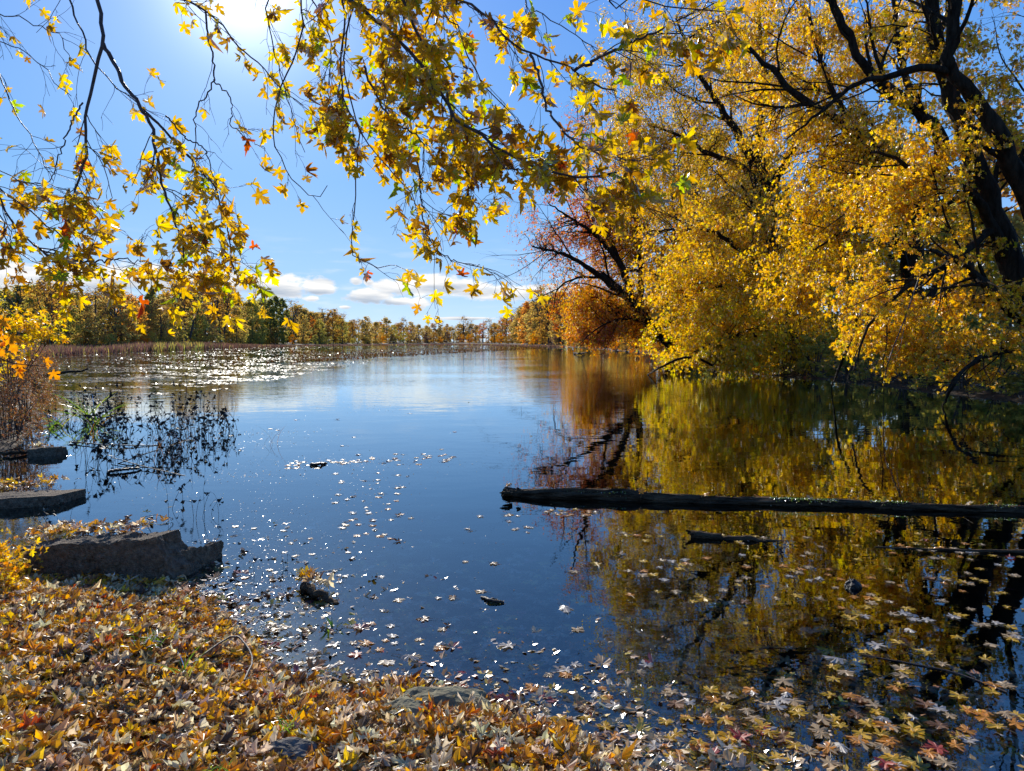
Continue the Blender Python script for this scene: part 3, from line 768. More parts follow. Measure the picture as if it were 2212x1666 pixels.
def hero(label, limbs, blobs, leafsize, tpl, group='large maples on the right bank', twig=1.0, per_t=8, per_l=8, extra=None, name='maple_tree', k=9, dens=0.72, dz=(0.5, 2.6), sub=7):
    base = limbs[0][0][0].copy(); base[2] = gz(base[0], base[1])
    limbs[0][0][0][2] = base[2] - 0.5
    root = thing(name, tuple(base), label, 'tree', group)
    wood, twigs, lf = Acc(), Acc(), Acc()
    for p, r in limbs: tubes(wood, p, r, k)
    LP_ = np.array([p for p, r in limbs]); LR_ = np.array([r for p, r in limbs])
    B1, S1 = sprout(LP_, LR_, sub, 0.35, 0.98, 2.2 * twig + 0.6, 5.0 * twig + 0.8, 0.35, 0.95, q=12, wig=0.10, grav=-0.02, rf=0.42, taper=0.2)
    B1[..., 2] = np.maximum(B1[..., 2], 0.6); tubes(twigs, B1, S1, 5)
    B2, S2 = sprout(B1, S1, 4, 0.25, 0.95, 1.2 * twig, 2.6 * twig, 0.35, 0.9, q=8, wig=0.14, grav=0.04, rf=0.5, taper=0.2, rmin=0.008 * twig)
    B2[..., 2] = np.maximum(B2[..., 2], 0.4); tubes(twigs, B2, S2, 4)
    nd, nr = limb_nodes(limbs)
    nd = np.vstack([nd, B1[:, 3:].reshape(-1, 3)]); nr = np.concatenate([nr, S1[:, 3:].ravel()])
    for (x, y, d, rx, ry, rd, n, pal) in blobs:
        dd_ = d + rng.uniform(*dz); c = at_dist(x, y, dd_); rr = (rx / F * d, rd, ry / F * d)
        C = ell(c, rr, int(n * dens))
        C[:, 2] = np.maximum(C[:, 2], 0.25 + rng.uniform(0, 0.5, len(C)))
        pl = pal; bare = False
        if pal.startswith('-'): pl = pal[1:]; bare = True
        crown(twigs, lf, nd, nr, C, twig, pl, per_t, 2 if bare else per_l, leafsize * 0.92, tpl, twig * 1.1, 4, 0.30, 1.0, 0.013)
    wood.build('trunk', M['bark'], root, smooth=True, origin=base)
    twigs.build('branches', M['bark'], root, origin=base).name = 'branchwork'
    lf.build('crown', M['leaf_tree'], root, origin=base)
    return root

# leaning maple out over the water, red and orange
hero('leaning maple with red and orange leaves and bare dark limbs reaching over the water',
     [limb([(1462, 772, 70), (1440, 735, 69), (1395, 690, 68), (1350, 640, 67.5), (1300, 590, 67)], 0.62, 0.24),
      limb([(1350, 640, 67.5), (1280, 585, 66), (1220, 550, 65), (1150, 533, 64)], 0.34, 0.06),
      limb([(1395, 690, 68), (1365, 640, 68), (1340, 570, 69), (1300, 480, 70), (1262, 400, 71), (1240, 300, 72)], 0.42, 0.05),
      limb([(1340, 570, 69), (1290, 510, 68), (1230, 470, 67), (1185, 440, 66)], 0.26, 0.05),
      limb([(1380, 665, 68), (1385, 580, 70), (1375, 470, 72), (1350, 360, 73), (1330, 260, 74)], 0.36, 0.05),
      limb([(1300, 600, 67), (1250, 600, 66), (1205, 625, 65), (1195, 680, 64)], 0.13, 0.03),
      limb([(1400, 695, 68), (1340, 690, 66), (1290, 710, 65), (1245, 750, 64)], 0.14, 0.03),
      limb([(1440, 735, 69), (1460, 640, 70), (1470, 540, 71), (1450, 420, 72)], 0.34, 0.06)],
     [(1320, 330, 72, 60, 80, 3, 70, 'amber'), (1345, 500, 69, 70, 80, 3, 90, 'orange'), (1270, 640, 66, 45, 60, 3, 70, 'orange'), (1235, 470, 67, 60, 70, 3, 60, 'red'), (1290, 500, 70, 60, 90, 4, 60, 'red'), (1290, 330, 72, 55, 90, 3, 55, '-red'), (1255, 290, 72, 30, 70, 3, 30, '-red'),
      (1190, 540, 65, 60, 55, 3, 48, '-red'), (1150, 480, 65, 45, 60, 3, 30, '-red'), (1215, 610, 65, 50, 50, 2.5, 28, '-orange'),
      (1330, 640, 68, 70, 60, 4, 80, 'orange'), (1300, 690, 66, 62, 48, 3, 85, 'orange'), (1360, 700, 66, 75, 45, 3, 95, 'orange'), (1290, 720, 65, 50, 25, 2.5, 40, 'red'),
      (1380, 560, 70, 85, 90, 5, 120, 'amber'), (1400, 430, 72, 85, 90, 5, 110, 'amber'), (1430, 650, 69, 70, 80, 4, 120, 'amber'), (1350, 420, 71, 55, 80, 4, 70, 'orange')],
     0.25, 'kite', twig=1.25, per_t=7, per_l=8, dens=0.92, dz=(1.5, 5.0), sub=4)

# olive and gold crown behind it, high
hero('tall olive-gold maple rising behind the leaning red maple',
     [limb([(1690, 815, 46), (1675, 700, 47), (1660, 560, 48), (1655, 450, 48), (1653, 393, 48)], 0.62, 0.42),
      limb([(1653, 400, 48), (1610, 320, 48), (1568, 250, 48), (1530, 190, 48), (1495, 130, 48), (1460, 40, 48)], 0.34, 0.06),
      limb([(1650, 420, 48), (1600, 360, 47), (1530, 330, 46), (1470, 295, 46), (1400, 270, 46)], 0.26, 0.04),
      limb([(1655, 470, 48), (1600, 470, 47), (1540, 478, 46), (1470, 495, 45), (1400, 500, 45)], 0.2, 0.03),
      limb([(1653, 400, 48), (1640, 300, 49), (1650, 180, 49), (1640, 60, 50), (1640, -60, 50)], 0.34, 0.08),
      limb([(1655, 420, 48), (1710, 330, 49), (1760, 220, 50), (1780, 80, 50)], 0.3, 0.07)],
     [(1365, 150, 46, 55, 110, 3, 60, 'olive'), (1360, 270, 46, 50, 90, 3, 50, 'amber'), (1390, 400, 46, 70, 70, 3, 70, 'amber'), (1410, 190, 46, 80, 110, 4, 95, 'olive'), (1480, 300, 46, 100, 90, 4, 110, 'olive'), (1560, 170, 48, 100, 110, 5, 130, 'amber'), (1500, 60, 48, 110, 80, 4, 95, 'olive'),
      (1640, 60, 48, 110, 90, 5, 110, 'gold'), (1400, 330, 46, 70, 70, 4, 60, 'olive'), (1560, 400, 47, 110, 90, 4, 120, 'amber'), (1640, 280, 48, 100, 110, 5, 120, 'gold'), (1740, 150, 50, 100, 120, 5, 110, 'gold'), (1640, 500, 47, 100, 80, 4, 90, 'gold')],
     0.18, 'kite', twig=1.05, per_t=8, per_l=9)

# lower gold mass hanging to the water
hero('golden maple whose lowest branches hang down to the water right of the leaning trunk',
     [limb([(1740, 822, 38), (1725, 740, 38.5), (1700, 650, 39), (1690, 560, 39)], 0.42, 0.25),
      limb([(1720, 740, 38.5), (1640, 660, 37), (1560, 620, 36), (1480, 640, 35)], 0.2, 0.03),
      limb([(1700, 650, 39), (1620, 560, 38), (1540, 500, 37), (1460, 500, 36)], 0.2, 0.03),
      limb([(1690, 580, 39), (1650, 480, 39), (1600, 400, 39)], 0.2, 0.05),
      limb([(1690, 580, 39), (1760, 470, 39), (1820, 360, 39)], 0.2, 0.05),
      limb([(1725, 760, 38.5), (1650, 730, 36.5), (1570, 730, 35), (1500, 760, 34)], 0.14, 0.03)],
     [(1500, 570, 36, 85, 85, 3, 110, 'gold'), (1540, 680, 35, 95, 90, 2.6, 150, 'lime'), (1500, 740, 35, 55, 55, 2.0, 75, 'lime'), (1620, 760, 34, 95, 48, 2.0, 100, 'lime'), (1620, 600, 37, 110, 90, 3, 140, 'gold'),
      (1720, 690, 35, 90, 90, 2.6, 120, 'lime'), (1720, 540, 38, 100, 90, 3, 110, 'gold'), (1600, 470, 38, 110, 70, 3, 90, 'amber')],
     0.15, 'star', twig=0.85, per_t=8, per_l=9)

# the upright trunk inside the mass, with the long limbs that rise to the left
hero('big dark upright maple trunk with long limbs rising to upper left',
     [limb([(1985, 850, 29), (1975, 760, 29), (1966, 660, 29), (1968, 540, 29), (1985, 440, 29)], 0.50, 0.36),
      limb([(1985, 440, 29), (1960, 390, 28.5), (1897, 340, 28), (1850, 293, 28), (1779, 243, 28), (1707, 193, 28), (1675, 157, 28), (1600, 90, 28)], 0.30, 0.06),
      limb([(1985, 440, 29), (2020, 370, 28), (2033, 304, 27.5), (1994, 250, 27), (1904, 179, 27), (1850, 118, 27), (1797, -10, 27)], 0.30, 0.10),
      limb([(1850, 293, 28), (1800, 200, 29), (1770, 120, 29), (1745, 20, 29)], 0.15, 0.06),
      limb([(1994, 250, 27), (1960, 180, 28), (1940, 90, 28), (1930, -20, 28)], 0.16, 0.08),
      limb([(1968, 560, 29), (1900, 500, 28), (1830, 500, 27), (1760, 540, 26)], 0.13, 0.03)],
     [(1750, 300, 28, 100, 100, 3, 80, 'gold'), (1700, 130, 28, 110, 120, 3, 75, 'amber'), (1850, 160, 28, 110, 130, 3, 80, 'gold'), (1850, 350, 27, 110, 80, 3, 90, 'gold'),
      (1800, 480, 26, 110, 90, 2.5, 105, 'gold'), (1780, 620, 26, 110, 80, 2.3, 90, 'gold'), (1950, 40, 29, 110, 80, 3, 50, 'gold'), (1650, 20, 28, 110, 70, 3, 40, 'gold')],
     0.135, 'star', twig=0.75, per_t=8, per_l=9)

# the nearest tree, leaning in from the right edge
hero('nearest leaning maple at the right edge with twin dark trunks arching to upper left',
     [limb([(2330, 890, 21), (2290, 800, 21.3), (2235, 690, 21.6), (2190, 590, 22), (2155, 483, 22), (2119, 394, 22), (2083, 286, 22), (2047, 179, 22), (2011, 0, 22), (2000, -120, 22)], 0.42, 0.17),
      limb([(2290, 800, 21.3), (2275, 600, 20.8), (2212, 404, 20.5), (2144, 268, 20.3), (2083, 190, 20.2), (2054, 157, 20.2), (2056, 90, 20), (2066, -30, 20)], 0.36, 0.14),
      limb([(2190, 590, 22), (2129, 458, 21.5), (2083, 404, 21.2), (2004, 379, 21), (1933, 343, 20.6), (1880, 330, 20.4)], 0.20, 0.03),
      limb([(2054, 157, 20.2), (1990, 145, 20), (1920, 165, 20), (1850, 180, 20), (1780, 235, 20), (1700, 300, 20)], 0.12, 0.02),
      limb([(2155, 483, 22), (2060, 560, 20.5), (1960, 620, 19.5), (1880, 700, 19), (1845, 800, 18.6)], 0.13, 0.02),
      limb([(2235, 700, 21.6), (2150, 640, 20.5), (2091, 575, 20), (2010, 540, 19.5)], 0.24, 0.05),
      limb([(2200, 380, 21), (2230, 260, 21), (2250, 120, 21), (2260, -20, 21)], 0.1, 0.05),
      limb([(2290, 800, 21.3), (2180, 760, 19.5), (2080, 800, 18.7), (2040, 850, 18.4)], 0.09, 0.02)],
     [(2120, 120, 21, 110, 120, 2.2, 52, 'gold'), (1980, 110, 21, 90, 90, 2, 34, 'gold'), (2010, 340, 20, 100, 80, 1.8, 62, 'gold'), (1930, 420, 19.5, 80, 60, 1.6, 50, 'gold'), (2160, 300, 21, 90, 110, 2, 42, 'olive'),
      (2080, 640, 19.5, 110, 70, 1.6, 44, 'gold'), (2150, 740, 19, 100, 60, 1.5, 36, 'olive'), (1900, 620, 19, 90, 90, 1.6, 60, 'gold'), (2000, 730, 18.6, 80, 50, 1.4, 40, 'gold'), (1910, 735, 18.6, 60, 45, 1.2, 34, 'lime'), (2050, 500, 20.5, 110, 60, 1.8, 34, 'olive')],
     0.115, 'maple', twig=0.6, per_t=7, per_l=7)

# more of the wood behind, closing the view between the trunks
BACKR = [('amber', 1540, 64, 300, 'gold-brown maple deep behind the leaning trunk'), ('gold', 1630, 60, 330, 'gold maple seen between the olive crown and the hanging branches'),
         ('lime', 1790, 52, 420, 'yellow-green maple behind the upright trunk'), ('gold', 1880, 46, 300, 'gold maple right behind the upright dark trunk'),
         ('amber', 1980, 50, 380, 'amber maple far back between the dark trunks'), ('lime', 2080, 44, 420, 'pale leafy maple behind the twin dark trunks'),
         ('gold', 2180, 42, 480, 'gold maple deep behind the right-hand trunk'), ('amber', 2270, 38, 430, 'amber maple beyond the right edge of the twin trunks'),
         ('brown', 2130, 60, 260, 'thin brown tree in the far gap at right'), ('brown', 1480, 84, 360, 'brown maple furthest behind the orange leaves')]
first = {k: p for (k, v), p in protos.items() if (k, v) in used and v == 0}
for k, x, d, ty, lab in BACKR:
    b = at_dist(x, 745, d); z = gz(b[0], b[1]); H = CAM_H + (738.5 - ty) / F * d - z; s = H / 10
    o = dup(first[k], (b[0], b[1], z), random.uniform(0, 6), (s, s, s), lab, 'maples deeper in the right-hand wood'); o['category'] = 'tree'
EDG = [Q(x, y) for x, y in ((1240, 751), (1262, 753), (1285, 755), (1308, 757), (1330, 759), (1355, 761), (1380, 763), (1405, 766), (1430, 770), (1455, 776), (1480, 786), (1510, 795), (1545, 801), (1590, 805), (1640, 810), (1700, 815), (1760, 819), (1830, 826), (1890, 832), (1950, 838), (2010, 846), (2080, 853), (2150, 861), (2225, 870), (2310, 882))]
ei = []
for i, (ex, ey) in enumerate(EDG):
    k = ('orange', 'brown', 'orange', 'purple')[i % 4] if i < 11 else ('yellow', 'green')[i % 2]
    if k not in sused: k = 'brown'
    X_, Y_ = ex * 1.035, ey * 1.035; z = gz(X_, Y_); s = random.uniform(.20, .34) * (1 if i < 11 else .7)
    o = dup(shrub_protos[k], (X_, Y_, z), random.uniform(0, 6), (s * 1.7, s * 1.7, s), None, 'bushes lining the water on the right shore'); o['category'] = 'shrub'
    cn = {'yellow': 'yellow-green', 'brown': 'brown', 'purple': 'dull purple', 'orange': 'orange', 'green': 'dark green'}[k]
    ei.append((o, f'{cn} bush lining the right shore under the maples', f'{cn} bushes lining the right shore under the maples'))
number_off(ei)
UND = [(1500, 58, 60), (1580, 50, 62), (1660, 46, 75), (1745, 42, 85), (1830, 38, 95), (1915, 36, 110), (2000, 33, 110), (2085, 31, 120), (2170, 29, 130), (2260, 27, 140)]
ui = []
fs = {k: p for k, p in shrub_protos.items() if k in sused}
for i, (x, d, hp) in enumerate(UND):
    k = random.choice(('green', 'brown', 'green', 'yellow'))
    if k not in fs: k = 'brown'
    b = at_dist(x, 745, d); z = gz(b[0], b[1]); s = hp / F * d / 10
    o = dup(fs[k], (b[0], b[1], z), random.uniform(0, 6), (s * 1.6, s * 1.6, s), None, 'understorey shrubs in the shade of the right bank'); o['category'] = 'shrub'
    ui.append((o, f'shaded {k} understorey shrub below the big right-hand maples', f'shaded {k} understorey shrubs below the big right-hand maples'))
number_off(ui)
# ------------------------------------------------------------------ overhanging maple in the foreground
# each branch: picture points of its run, forward distance at start and end, radius, twigs, sprays per twig, leaves per spray, where leaves begin
c1 = lambda pts: [(x * 0.358, y * 0.358) for x, y in pts]
c2 = lambda pts: [(737 + x * 0.358, y * 0.358) for x, y in pts]
BR = [
 (c1([(590, -60), (600, 100), (620, 260), (560, 450), (530, 600), (520, 750), (520, 900), (490, 1030), (440, 1200), (410, 1320), (390, 1450)]), 3.5, 3.3, .012, 14, 3, 3, .55),
 (c1([(620, 260), (700, 400), (760, 530), (860, 660), (930, 830), (950, 1000), (1000, 1180), (1060, 1350), (1100, 1440), (1110, 1560), (1140, 1650)]), 3.5, 3.2, .009, 16, 3, 4, .35),
 (c1([(860, 660), (960, 760), (1080, 880), (1160, 970), (1230, 1060), (1300, 1130), (1340, 1280), (1380, 1420), (1400, 1600), (1440, 1666)]), 3.45, 3.2, .006, 15, 3, 4, .25),
 (c1([(410, -60), (470, 130), (540, 330), (600, 420), (700, 520), (800, 610), (870, 670)]), 3.6, 3.5, .007, 7, 2, 2, .3),
 (c1([(-60, -10), (120, 110), (250, 170), (370, 210), (390, 300), (500, 440)]), 3.9, 3.7, .0045, 7, 2, 1, .3),
 (c1([(-60, 140), (130, 300), (270, 410), (330, 500), (430, 580)]), 3.8, 3.6, .004, 7, 2, 1, .3),
 (c1([(-60, 330), (0, 440), (60, 600), (140, 750), (220, 900), (270, 1000), (320, 1090)]), 3.7, 3.4, .0055, 9, 2, 2, .2),
 (c1([(-60, 1110), (120, 1230), (270, 1350), (420, 1470)]), 3.2, 3.0, .008, 10, 3, 4, .1),
 (c1([(-60, 1150), (0, 1210), (100, 1370), (190, 1470), (250, 1500), (390, 1530)]), 3.1, 3.0, .009, 11, 3, 4, .1),
 (c1([(1070, -60), (1130, 0), (1240, 70), (1360, 170), (1420, 260), (1500, 340), (1600, 430), (1700, 540), (1830, 640)]), 3.8, 3.7, .0075, 11, 3, 3, .2),
 (c1([(1240, 70), (1260, 250), (1290, 480), (1180, 680), (1185, 900), (1170, 1080)]), 3.7, 3.5, .0045, 7, 2, 1, .2),
 (c1([(1290, 480), (1380, 580), (1400, 680), (1390, 740), (1440, 800), (1530, 860), (1600, 900)]), 3.6, 3.5, .003, 6, 2, 2, .3),
 (c1([(1800, -60), (1825, 210), (1720, 450), (1680, 560), (1650, 720), (1645, 860), (1700, 960), (1750, 1070), (1830, 1150), (1890, 1190), (1950, 1170), (1975, 1120)]), 3.6, 3.4, .006, 8, 2, 2, .15),
 (c1([(1610, -60), (1615, 120), (1660, 330), (1700, 450), (1750, 650), (1790, 800), (1840, 920)]), 3.7, 3.5, .005, 10, 3, 3, .1),
 (c1([(1000, 700), (1120, 830), (1220, 880), (1250, 940), (1290, 1060), (1330, 1200)]), 3.4, 3.3, .0035, 8, 2, 4, .2),
 (c1([(1100, 1440), (1180, 1480), (1300, 1530), (1430, 1560)]), 3.25, 3.2, .0035, 8, 3, 4, .1),
 (c1([(-60, 1000), (80, 1080), (180, 1110), (300, 1120), (420, 1150)]), 3.2, 3.1, .005, 10, 3, 4, .1),
 (c1([(500, 620), (440, 720), (350, 960), (300, 1100), (200, 1110)]), 3.4, 3.2, .0035, 6, 2, 2, .4),
 (c1([(200, 1470), (330, 1560), (520, 1580), (700, 1560), (900, 1590)]), 3.05, 2.95, .005, 12, 3, 4, .05),
 (c1([(-60, 1250), (20, 1400), (120, 1530), (250, 1600), (380, 1660), (480, 1700)]), 3.05, 2.9, .005, 7, 2, 3, .1),
 (c2([(0, -40), (60, 0), (200, 120), (330, 230), (470, 370), (560, 510), (640, 640), (700, 740), (800, 790), (900, 870), (1000, 930), (1100, 980), (1200, 1020), (1330, 1055), (1500, 1070), (1660, 1040)]), 3.4, 2.7, .013, 34, 4, 4, .12),
 (c2([(330, -60), (430, 150), (520, 310), (600, 470), (650, 620), (680, 740), (690, 850), (740, 970)]), 3.5, 3.2, .012, 24, 4, 4, .1),
 (c2([(700, -60), (750, 0), (900, 120), (990, 220), (1100, 300), (1220, 350), (1320, 380), (1410, 430), (1500, 490), (1560, 530), (1650, 545)]), 3.4, 2.9, .010, 22, 3, 4, .05),
 (c2([(1410, 425), (1530, 360), (1700, 280), (1850, 220), (2060, 110), (2250, 20)]), 3.0, 2.5, .006, 14, 3, 3, .2),
 (c2([(1140, 330), (1200, 470), (1240, 650), (1310, 750), (1380, 840), (1450, 890), (1600, 940), (1780, 965), (1950, 960)]), 3.1, 2.5, .0055, 14, 3, 3, .45),
 (c2([(-20, -60), (20, 100), (0, 350), (20, 600), (80, 720), (170, 880), (260, 990), (350, 1090), (420, 1150), (450, 1240)]), 3.5, 3.3, .007, 18, 3, 4, .15),
 (c2([(80, -60), (80, 20), (30, 200), (10, 340), (50, 560), (100, 750), (100, 950), (80, 1300), (60, 1450), (70, 1550), (150, 1590), (240, 1620), (300, 1600)]), 3.6, 3.3, .006, 13, 3, 3, .1),
 (c2([(740, 970), (860, 1000), (1000, 1020), (1200, 1035)]), 3.2, 2.9, .005, 12, 3, 4, .1),
 (c2([(740, 970), (770, 1090), (760, 1200), (780, 1340), (790, 1390)]), 3.2, 3.1, .005, 9, 3, 4, .1),
 (c2([(520, -60), (500, 150), (490, 300), (480, 450), (450, 620), (380, 850)]), 3.6, 3.4, .007, 20, 4, 4, .05),
 (c2([(440, 950), (480, 1050), (490, 1250), (500, 1360), (560, 1490), (620, 1540), (700, 1580), (830, 1610), (930, 1650)]), 3.3, 3.1, .004, 12, 2, 4, .1),
 (c2([(140, 400), (200, 560), (330, 740), (480, 840), (500, 1000), (450, 1180)]), 3.4, 3.2, .005, 14, 3, 4, .1),
 (c2([(250, -60), (270, 120), (300, 300), (260, 520), (300, 720)]), 3.7, 3.5, .006, 18, 4, 4, .0),
 (c2([(620, -60), (700, 150), (760, 330), (860, 520), (980, 640), (1080, 760)]), 3.4, 3.1, .006, 18, 3, 4, .05),
 (c2([(1120, -60), (1200, 60), (1330, 160), (1450, 230), (1550, 330)]), 3.3, 3.0, .005, 12, 3, 3, .1),
 (c2([(1600, -80), (1750, -20), (1900, 20), (2100, 60), (2300, 70)]), 2.5, 2.3, .006, 9, 3, 3, .1),
 (c2([(-200, -60), (-120, 100), (-60, 300), (-80, 520), (-40, 700)]), 3.8, 3.6, .006, 16, 3, 4, .1),
]
LEAN = (-3.4, -2.6)
def foreground_maple():
    bx, by = LEAN; bz = gz(bx, by)
    root = thing('maple_tree', (bx, by, bz), 'nearest maple whose leafy twigs hang across the top of the view', 'tree')
    o = np.array([bx, by, bz])
    tr = Acc()
    hubs = []
    def tl(pts, a, b, q=24):
        p = smooth_line(pts, q); r = np.linspace(a, b, q); tubes(tr, p, r, 10); hubs.append((p, r)); return p
    tl([(bx, by, bz - 0.4), (bx + 0.05, by + 0.1, 1.5), (bx + 0.2, by + 0.3, 3.2), (bx + 0.3, by + 0.6, 5.0), (bx + 0.2, by + .5, 8)], 0.30, 0.14)
    tl([(bx + 0.2, by + 0.3, 3.0), (-2.6, -0.6, 4.0), (-1.6, 1.6, 4.6), (-0.3, 2.7, 4.7), (0.9, 3.1, 4.6), (2.2, 2.9, 4.2)], 0.11, 0.035)
    tl([(bx + 0.15, by + 0.2, 2.6), (-4.2, -0.4, 3.1), (-4.1, 1.8, 3.2), (-3.7, 3.5, 2.9), (-3.5, 4.3, 2.6)], 0.09, 0.03)
    tl([(-2.6, -0.6, 4.0), (-2.8, 1.6, 4.5), (-2.4, 3.4, 4.3), (-1.4, 4.2, 4.2)], 0.06, 0.03)
    tr.build('trunk', M['bark'], root, smooth=True, origin=o)
    hp = np.concatenate([h[0] for h in hubs[1:]]); hr = np.concatenate([h[1] for h in hubs[1:]])
    for (pts, d0, d1, r, m_, sp, lp, t0) in BR:
        w = np.array([at_dist(x, y, d0 + (d1 - d0) * i / (len(pts) - 1)) for i, (x, y) in enumerate(pts)])
        x0, y0 = pts[0]
        if y0 <= -10 or x0 <= -10:     # carried on beyond the frame to the limb it grows from
            i = np.linalg.norm(hp - w[0] - np.array([0, 0, 0.4]), axis=1).argmin(); h = hp[i]
            k1 = w[0] + (w[0] - w[1]) * 0.5
            mid = (h + k1) / 2 + np.array([0, 0, 0.12])
            w = np.vstack([h, mid, w])
            tf = 0.35
        else: tf = 0.0
        q = 40
        P = smooth_line(w, q); L_ = np.linalg.norm(np.diff(P, axis=0), axis=1).sum()
        P[1:-1] += rng.normal(size=(q - 2, 3)) * 0.004
        Rr = np.linspace(r * 1.15, max(r * 0.3, 0.0016), q)
        wood, lf = Acc(), Acc()
        tubes(wood, P, Rr, 6)
        ts = max(t0, 0.02) * (1 - tf) + tf
        if lp == 1: sp_l = 1
        T1, R1 = sprout(P[None], Rr[None], m_, ts, 1.0, 0.05, 0.30, 0.25, 0.95, q=7, wig=0.14, grav=0.05, rf=0.45, rmax=0.003, rmin=0.0014, taper=0.6)
        tubes(wood, T1, R1, 4)
        T2, R2 = sprout(T1, R1, sp, 0.2, 1.0, 0.03, 0.11, 0.3, 1.1, q=4, wig=0.15, grav=0.12, rf=0.7, rmin=0.0010, taper=0.7)
        tubes(wood, T2, R2, 3)
        # petioles and leaves
        allT = T2; n = len(allT); per = lp
        par = np.repeat(np.arange(n), per)
        keep = rng.random(len(par)) < 0.45; par = par[keep]; N_ = len(par)
        t = 1 - rng.uniform(0, 0.75, N_) ** 1.5; i = np.minimum((t * 3).astype(int), 2); f = (t * 3 - i)[:, None]
        S = allT[par, i] * (1 - f) + allT[par, i + 1] * f
        pd = unit(rng.normal(size=(N_, 3)) * 0.6 + unit(allT[par, -1] - allT[par, 0]) * 0.6 + np.array([0, 0, -0.55]))
        plen = rng.uniform(0.02, 0.065, N_)[:, None]
        E = S + pd * plen
        tubes(wood, np.stack([S, (S + E) / 2 + np.array([0, 0, 0.004]), E], 1), np.full((N_, 3), 0.0008), 3)
        wind = np.array([0.45, 0.1, 0.0])
        Y = unit(pd * 0.6 + wind + rng.normal(size=(N_, 3)) * 0.5 + np.array([0, 0, -0.55])); Z = rng.normal(size=(N_, 3)) * np.array([1, 1, 0.8]) + np.array([0, 0, 0.3])
        dist = (d0 + d1) / 2
        size = rng.uniform(0.032, 0.074, N_)
        leaves(lf, E, Y, Z, size, pick('near', N_), 'maple', 0.5, 0.07)
        b = wood.build('branch', M['twig'], root, origin=o)
        lf.build('foliage', M['leaf_near'], b, origin=o)
    return root
foreground_maple()

# ------------------------------------------------------------------ leaf litter on the bank
def scatter_xy(n, x0, x1, y0, y1, cond):
    out = []
    while sum(map(len, out)) < n:
        p = np.column_stack([rng.uniform(x0, x1, n), rng.uniform(y0, y1, n)])
        out.append(p[cond(p)])
    return np.concatenate(out)[:n]
def litter():
    a = Acc()
    edge = lambda p: shore_dist(p) + 0.05 * np.sin(p[:, 0] * 7 + p[:, 1] * 5) + 0.04 * np.sin(p[:, 0] * 17 - p[:, 1] * 13)
    main = scatter_xy(21000, -4.8, 2.2, 1.9, 6.4, lambda p: (edge(p) > -0.07))
    off = scatter_xy(3000, -8, 4, -4, 9, lambda p: (shore_dist(p) > 0.0) & ~((p[:, 0] > -4.8) & (p[:, 0] < 2.2) & (p[:, 1] > 1.9) & (p[:, 1] < 6.4)))
    P = np.vstack([main, off]); n = len(P); s = edge(P)
    z = height(P) + rng.uniform(0.004, 0.05, n) * np.clip(s * 1.6 + 0.12, 0.08, 1)
    z = np.maximum(z, 0.002 + rng.uniform(0, 0.006, n))
    ang = rng.uniform(0, 6.28, n); fl = np.clip(s * 2.2, 0.08, 1)[:, None]
    Y = np.column_stack([np.cos(ang), np.sin(ang), np.zeros(n)]) + np.column_stack([np.zeros((n, 2)), rng.normal(0.0, 0.11, n)]) * fl
    Z = np.array([0, 0, 1.0]) + rng.normal(size=(n, 3)) * 0.32 * fl
    size = rng.uniform(0.040, 0.098, n)
    col = pick('litter', n)
    leaves(a, np.column_stack([P, z]), Y, Z, size, col, 'maple', 0.27, 0.24)
    # stalks
    m_ = rng.random(n) < 0.4; B = np.column_stack([P, z])[m_]; Yu = unit(Y[m_]); k = len(B)
    E = B - Yu * rng.uniform(0.04, 0.08, (k, 1)) + rng.normal(size=(k, 3)) * 0.012
    E[:, 2] = np.maximum(E[:, 2], B[:, 2] + 0.004)
    tubes(a, np.stack([B, (B + E) / 2 + np.array([0, 0, 0.006]), E], 1), np.full((k, 3), 0.0012), 3, (0.45, 0.28, 0.10))
    return a.build('leaf_litter', M['litter'])
tag(litter(), 'deep litter of dry tan, orange and yellow maple leaves on the near bank', 'leaf litter', kind='stuff')

def sunk():
    a = Acc()
    p1 = scatter_xy(7000, -3.2, 4.5, 2.0, 7.2, lambda p: (lambda s: (s < 0.02) & (rng.random(len(p)) < np.exp(s / 0.8)))(shore_dist(p)))
    p2 = scatter_xy(1500, -9, 9, 2.0, 18, lambda p: (shore_dist(p) < -0.1) & (shore_dist(p) > -2.5))
    p3 = scatter_xy(2600, 0.3, 4.4, 2.0, 3.7, lambda p: (shore_dist(p) < 0) & (rng.random(len(p)) < np.clip((3.75 - p[:, 1]) / 1.0, 0.05, 1)))
    P = np.vstack([p1, p2, p3]); n = len(P)
    hb = height(P); z = np.minimum(hb + rng.uniform(0.004, 0.03, n) - hb * np.where(np.arange(n) >= n - 2600, rng.uniform(0.35, 0.9, n), rng.uniform(0, 1, n) ** 1.1 * 0.92), -0.006)
    ang = rng.uniform(0, 6.28, n)
    Y = np.column_stack([np.cos(ang), np.sin(ang), rng.normal(0, 0.08, n)]); Z = np.array([0, 0, 1.0]) + rng.normal(size=(n, 3)) * 0.12
    leaves(a, np.column_stack([P, z]), Y, Z, rng.uniform(0.06, 0.11, n), pick('sunk', n), 'maple', 0.15, 0.05)
    return a.build('sunken_leaves', M['wet'])
tag(sunk(), 'sunken brown maple leaves on the shallow lake bed by the bank', 'sunken leaves', kind='stuff')

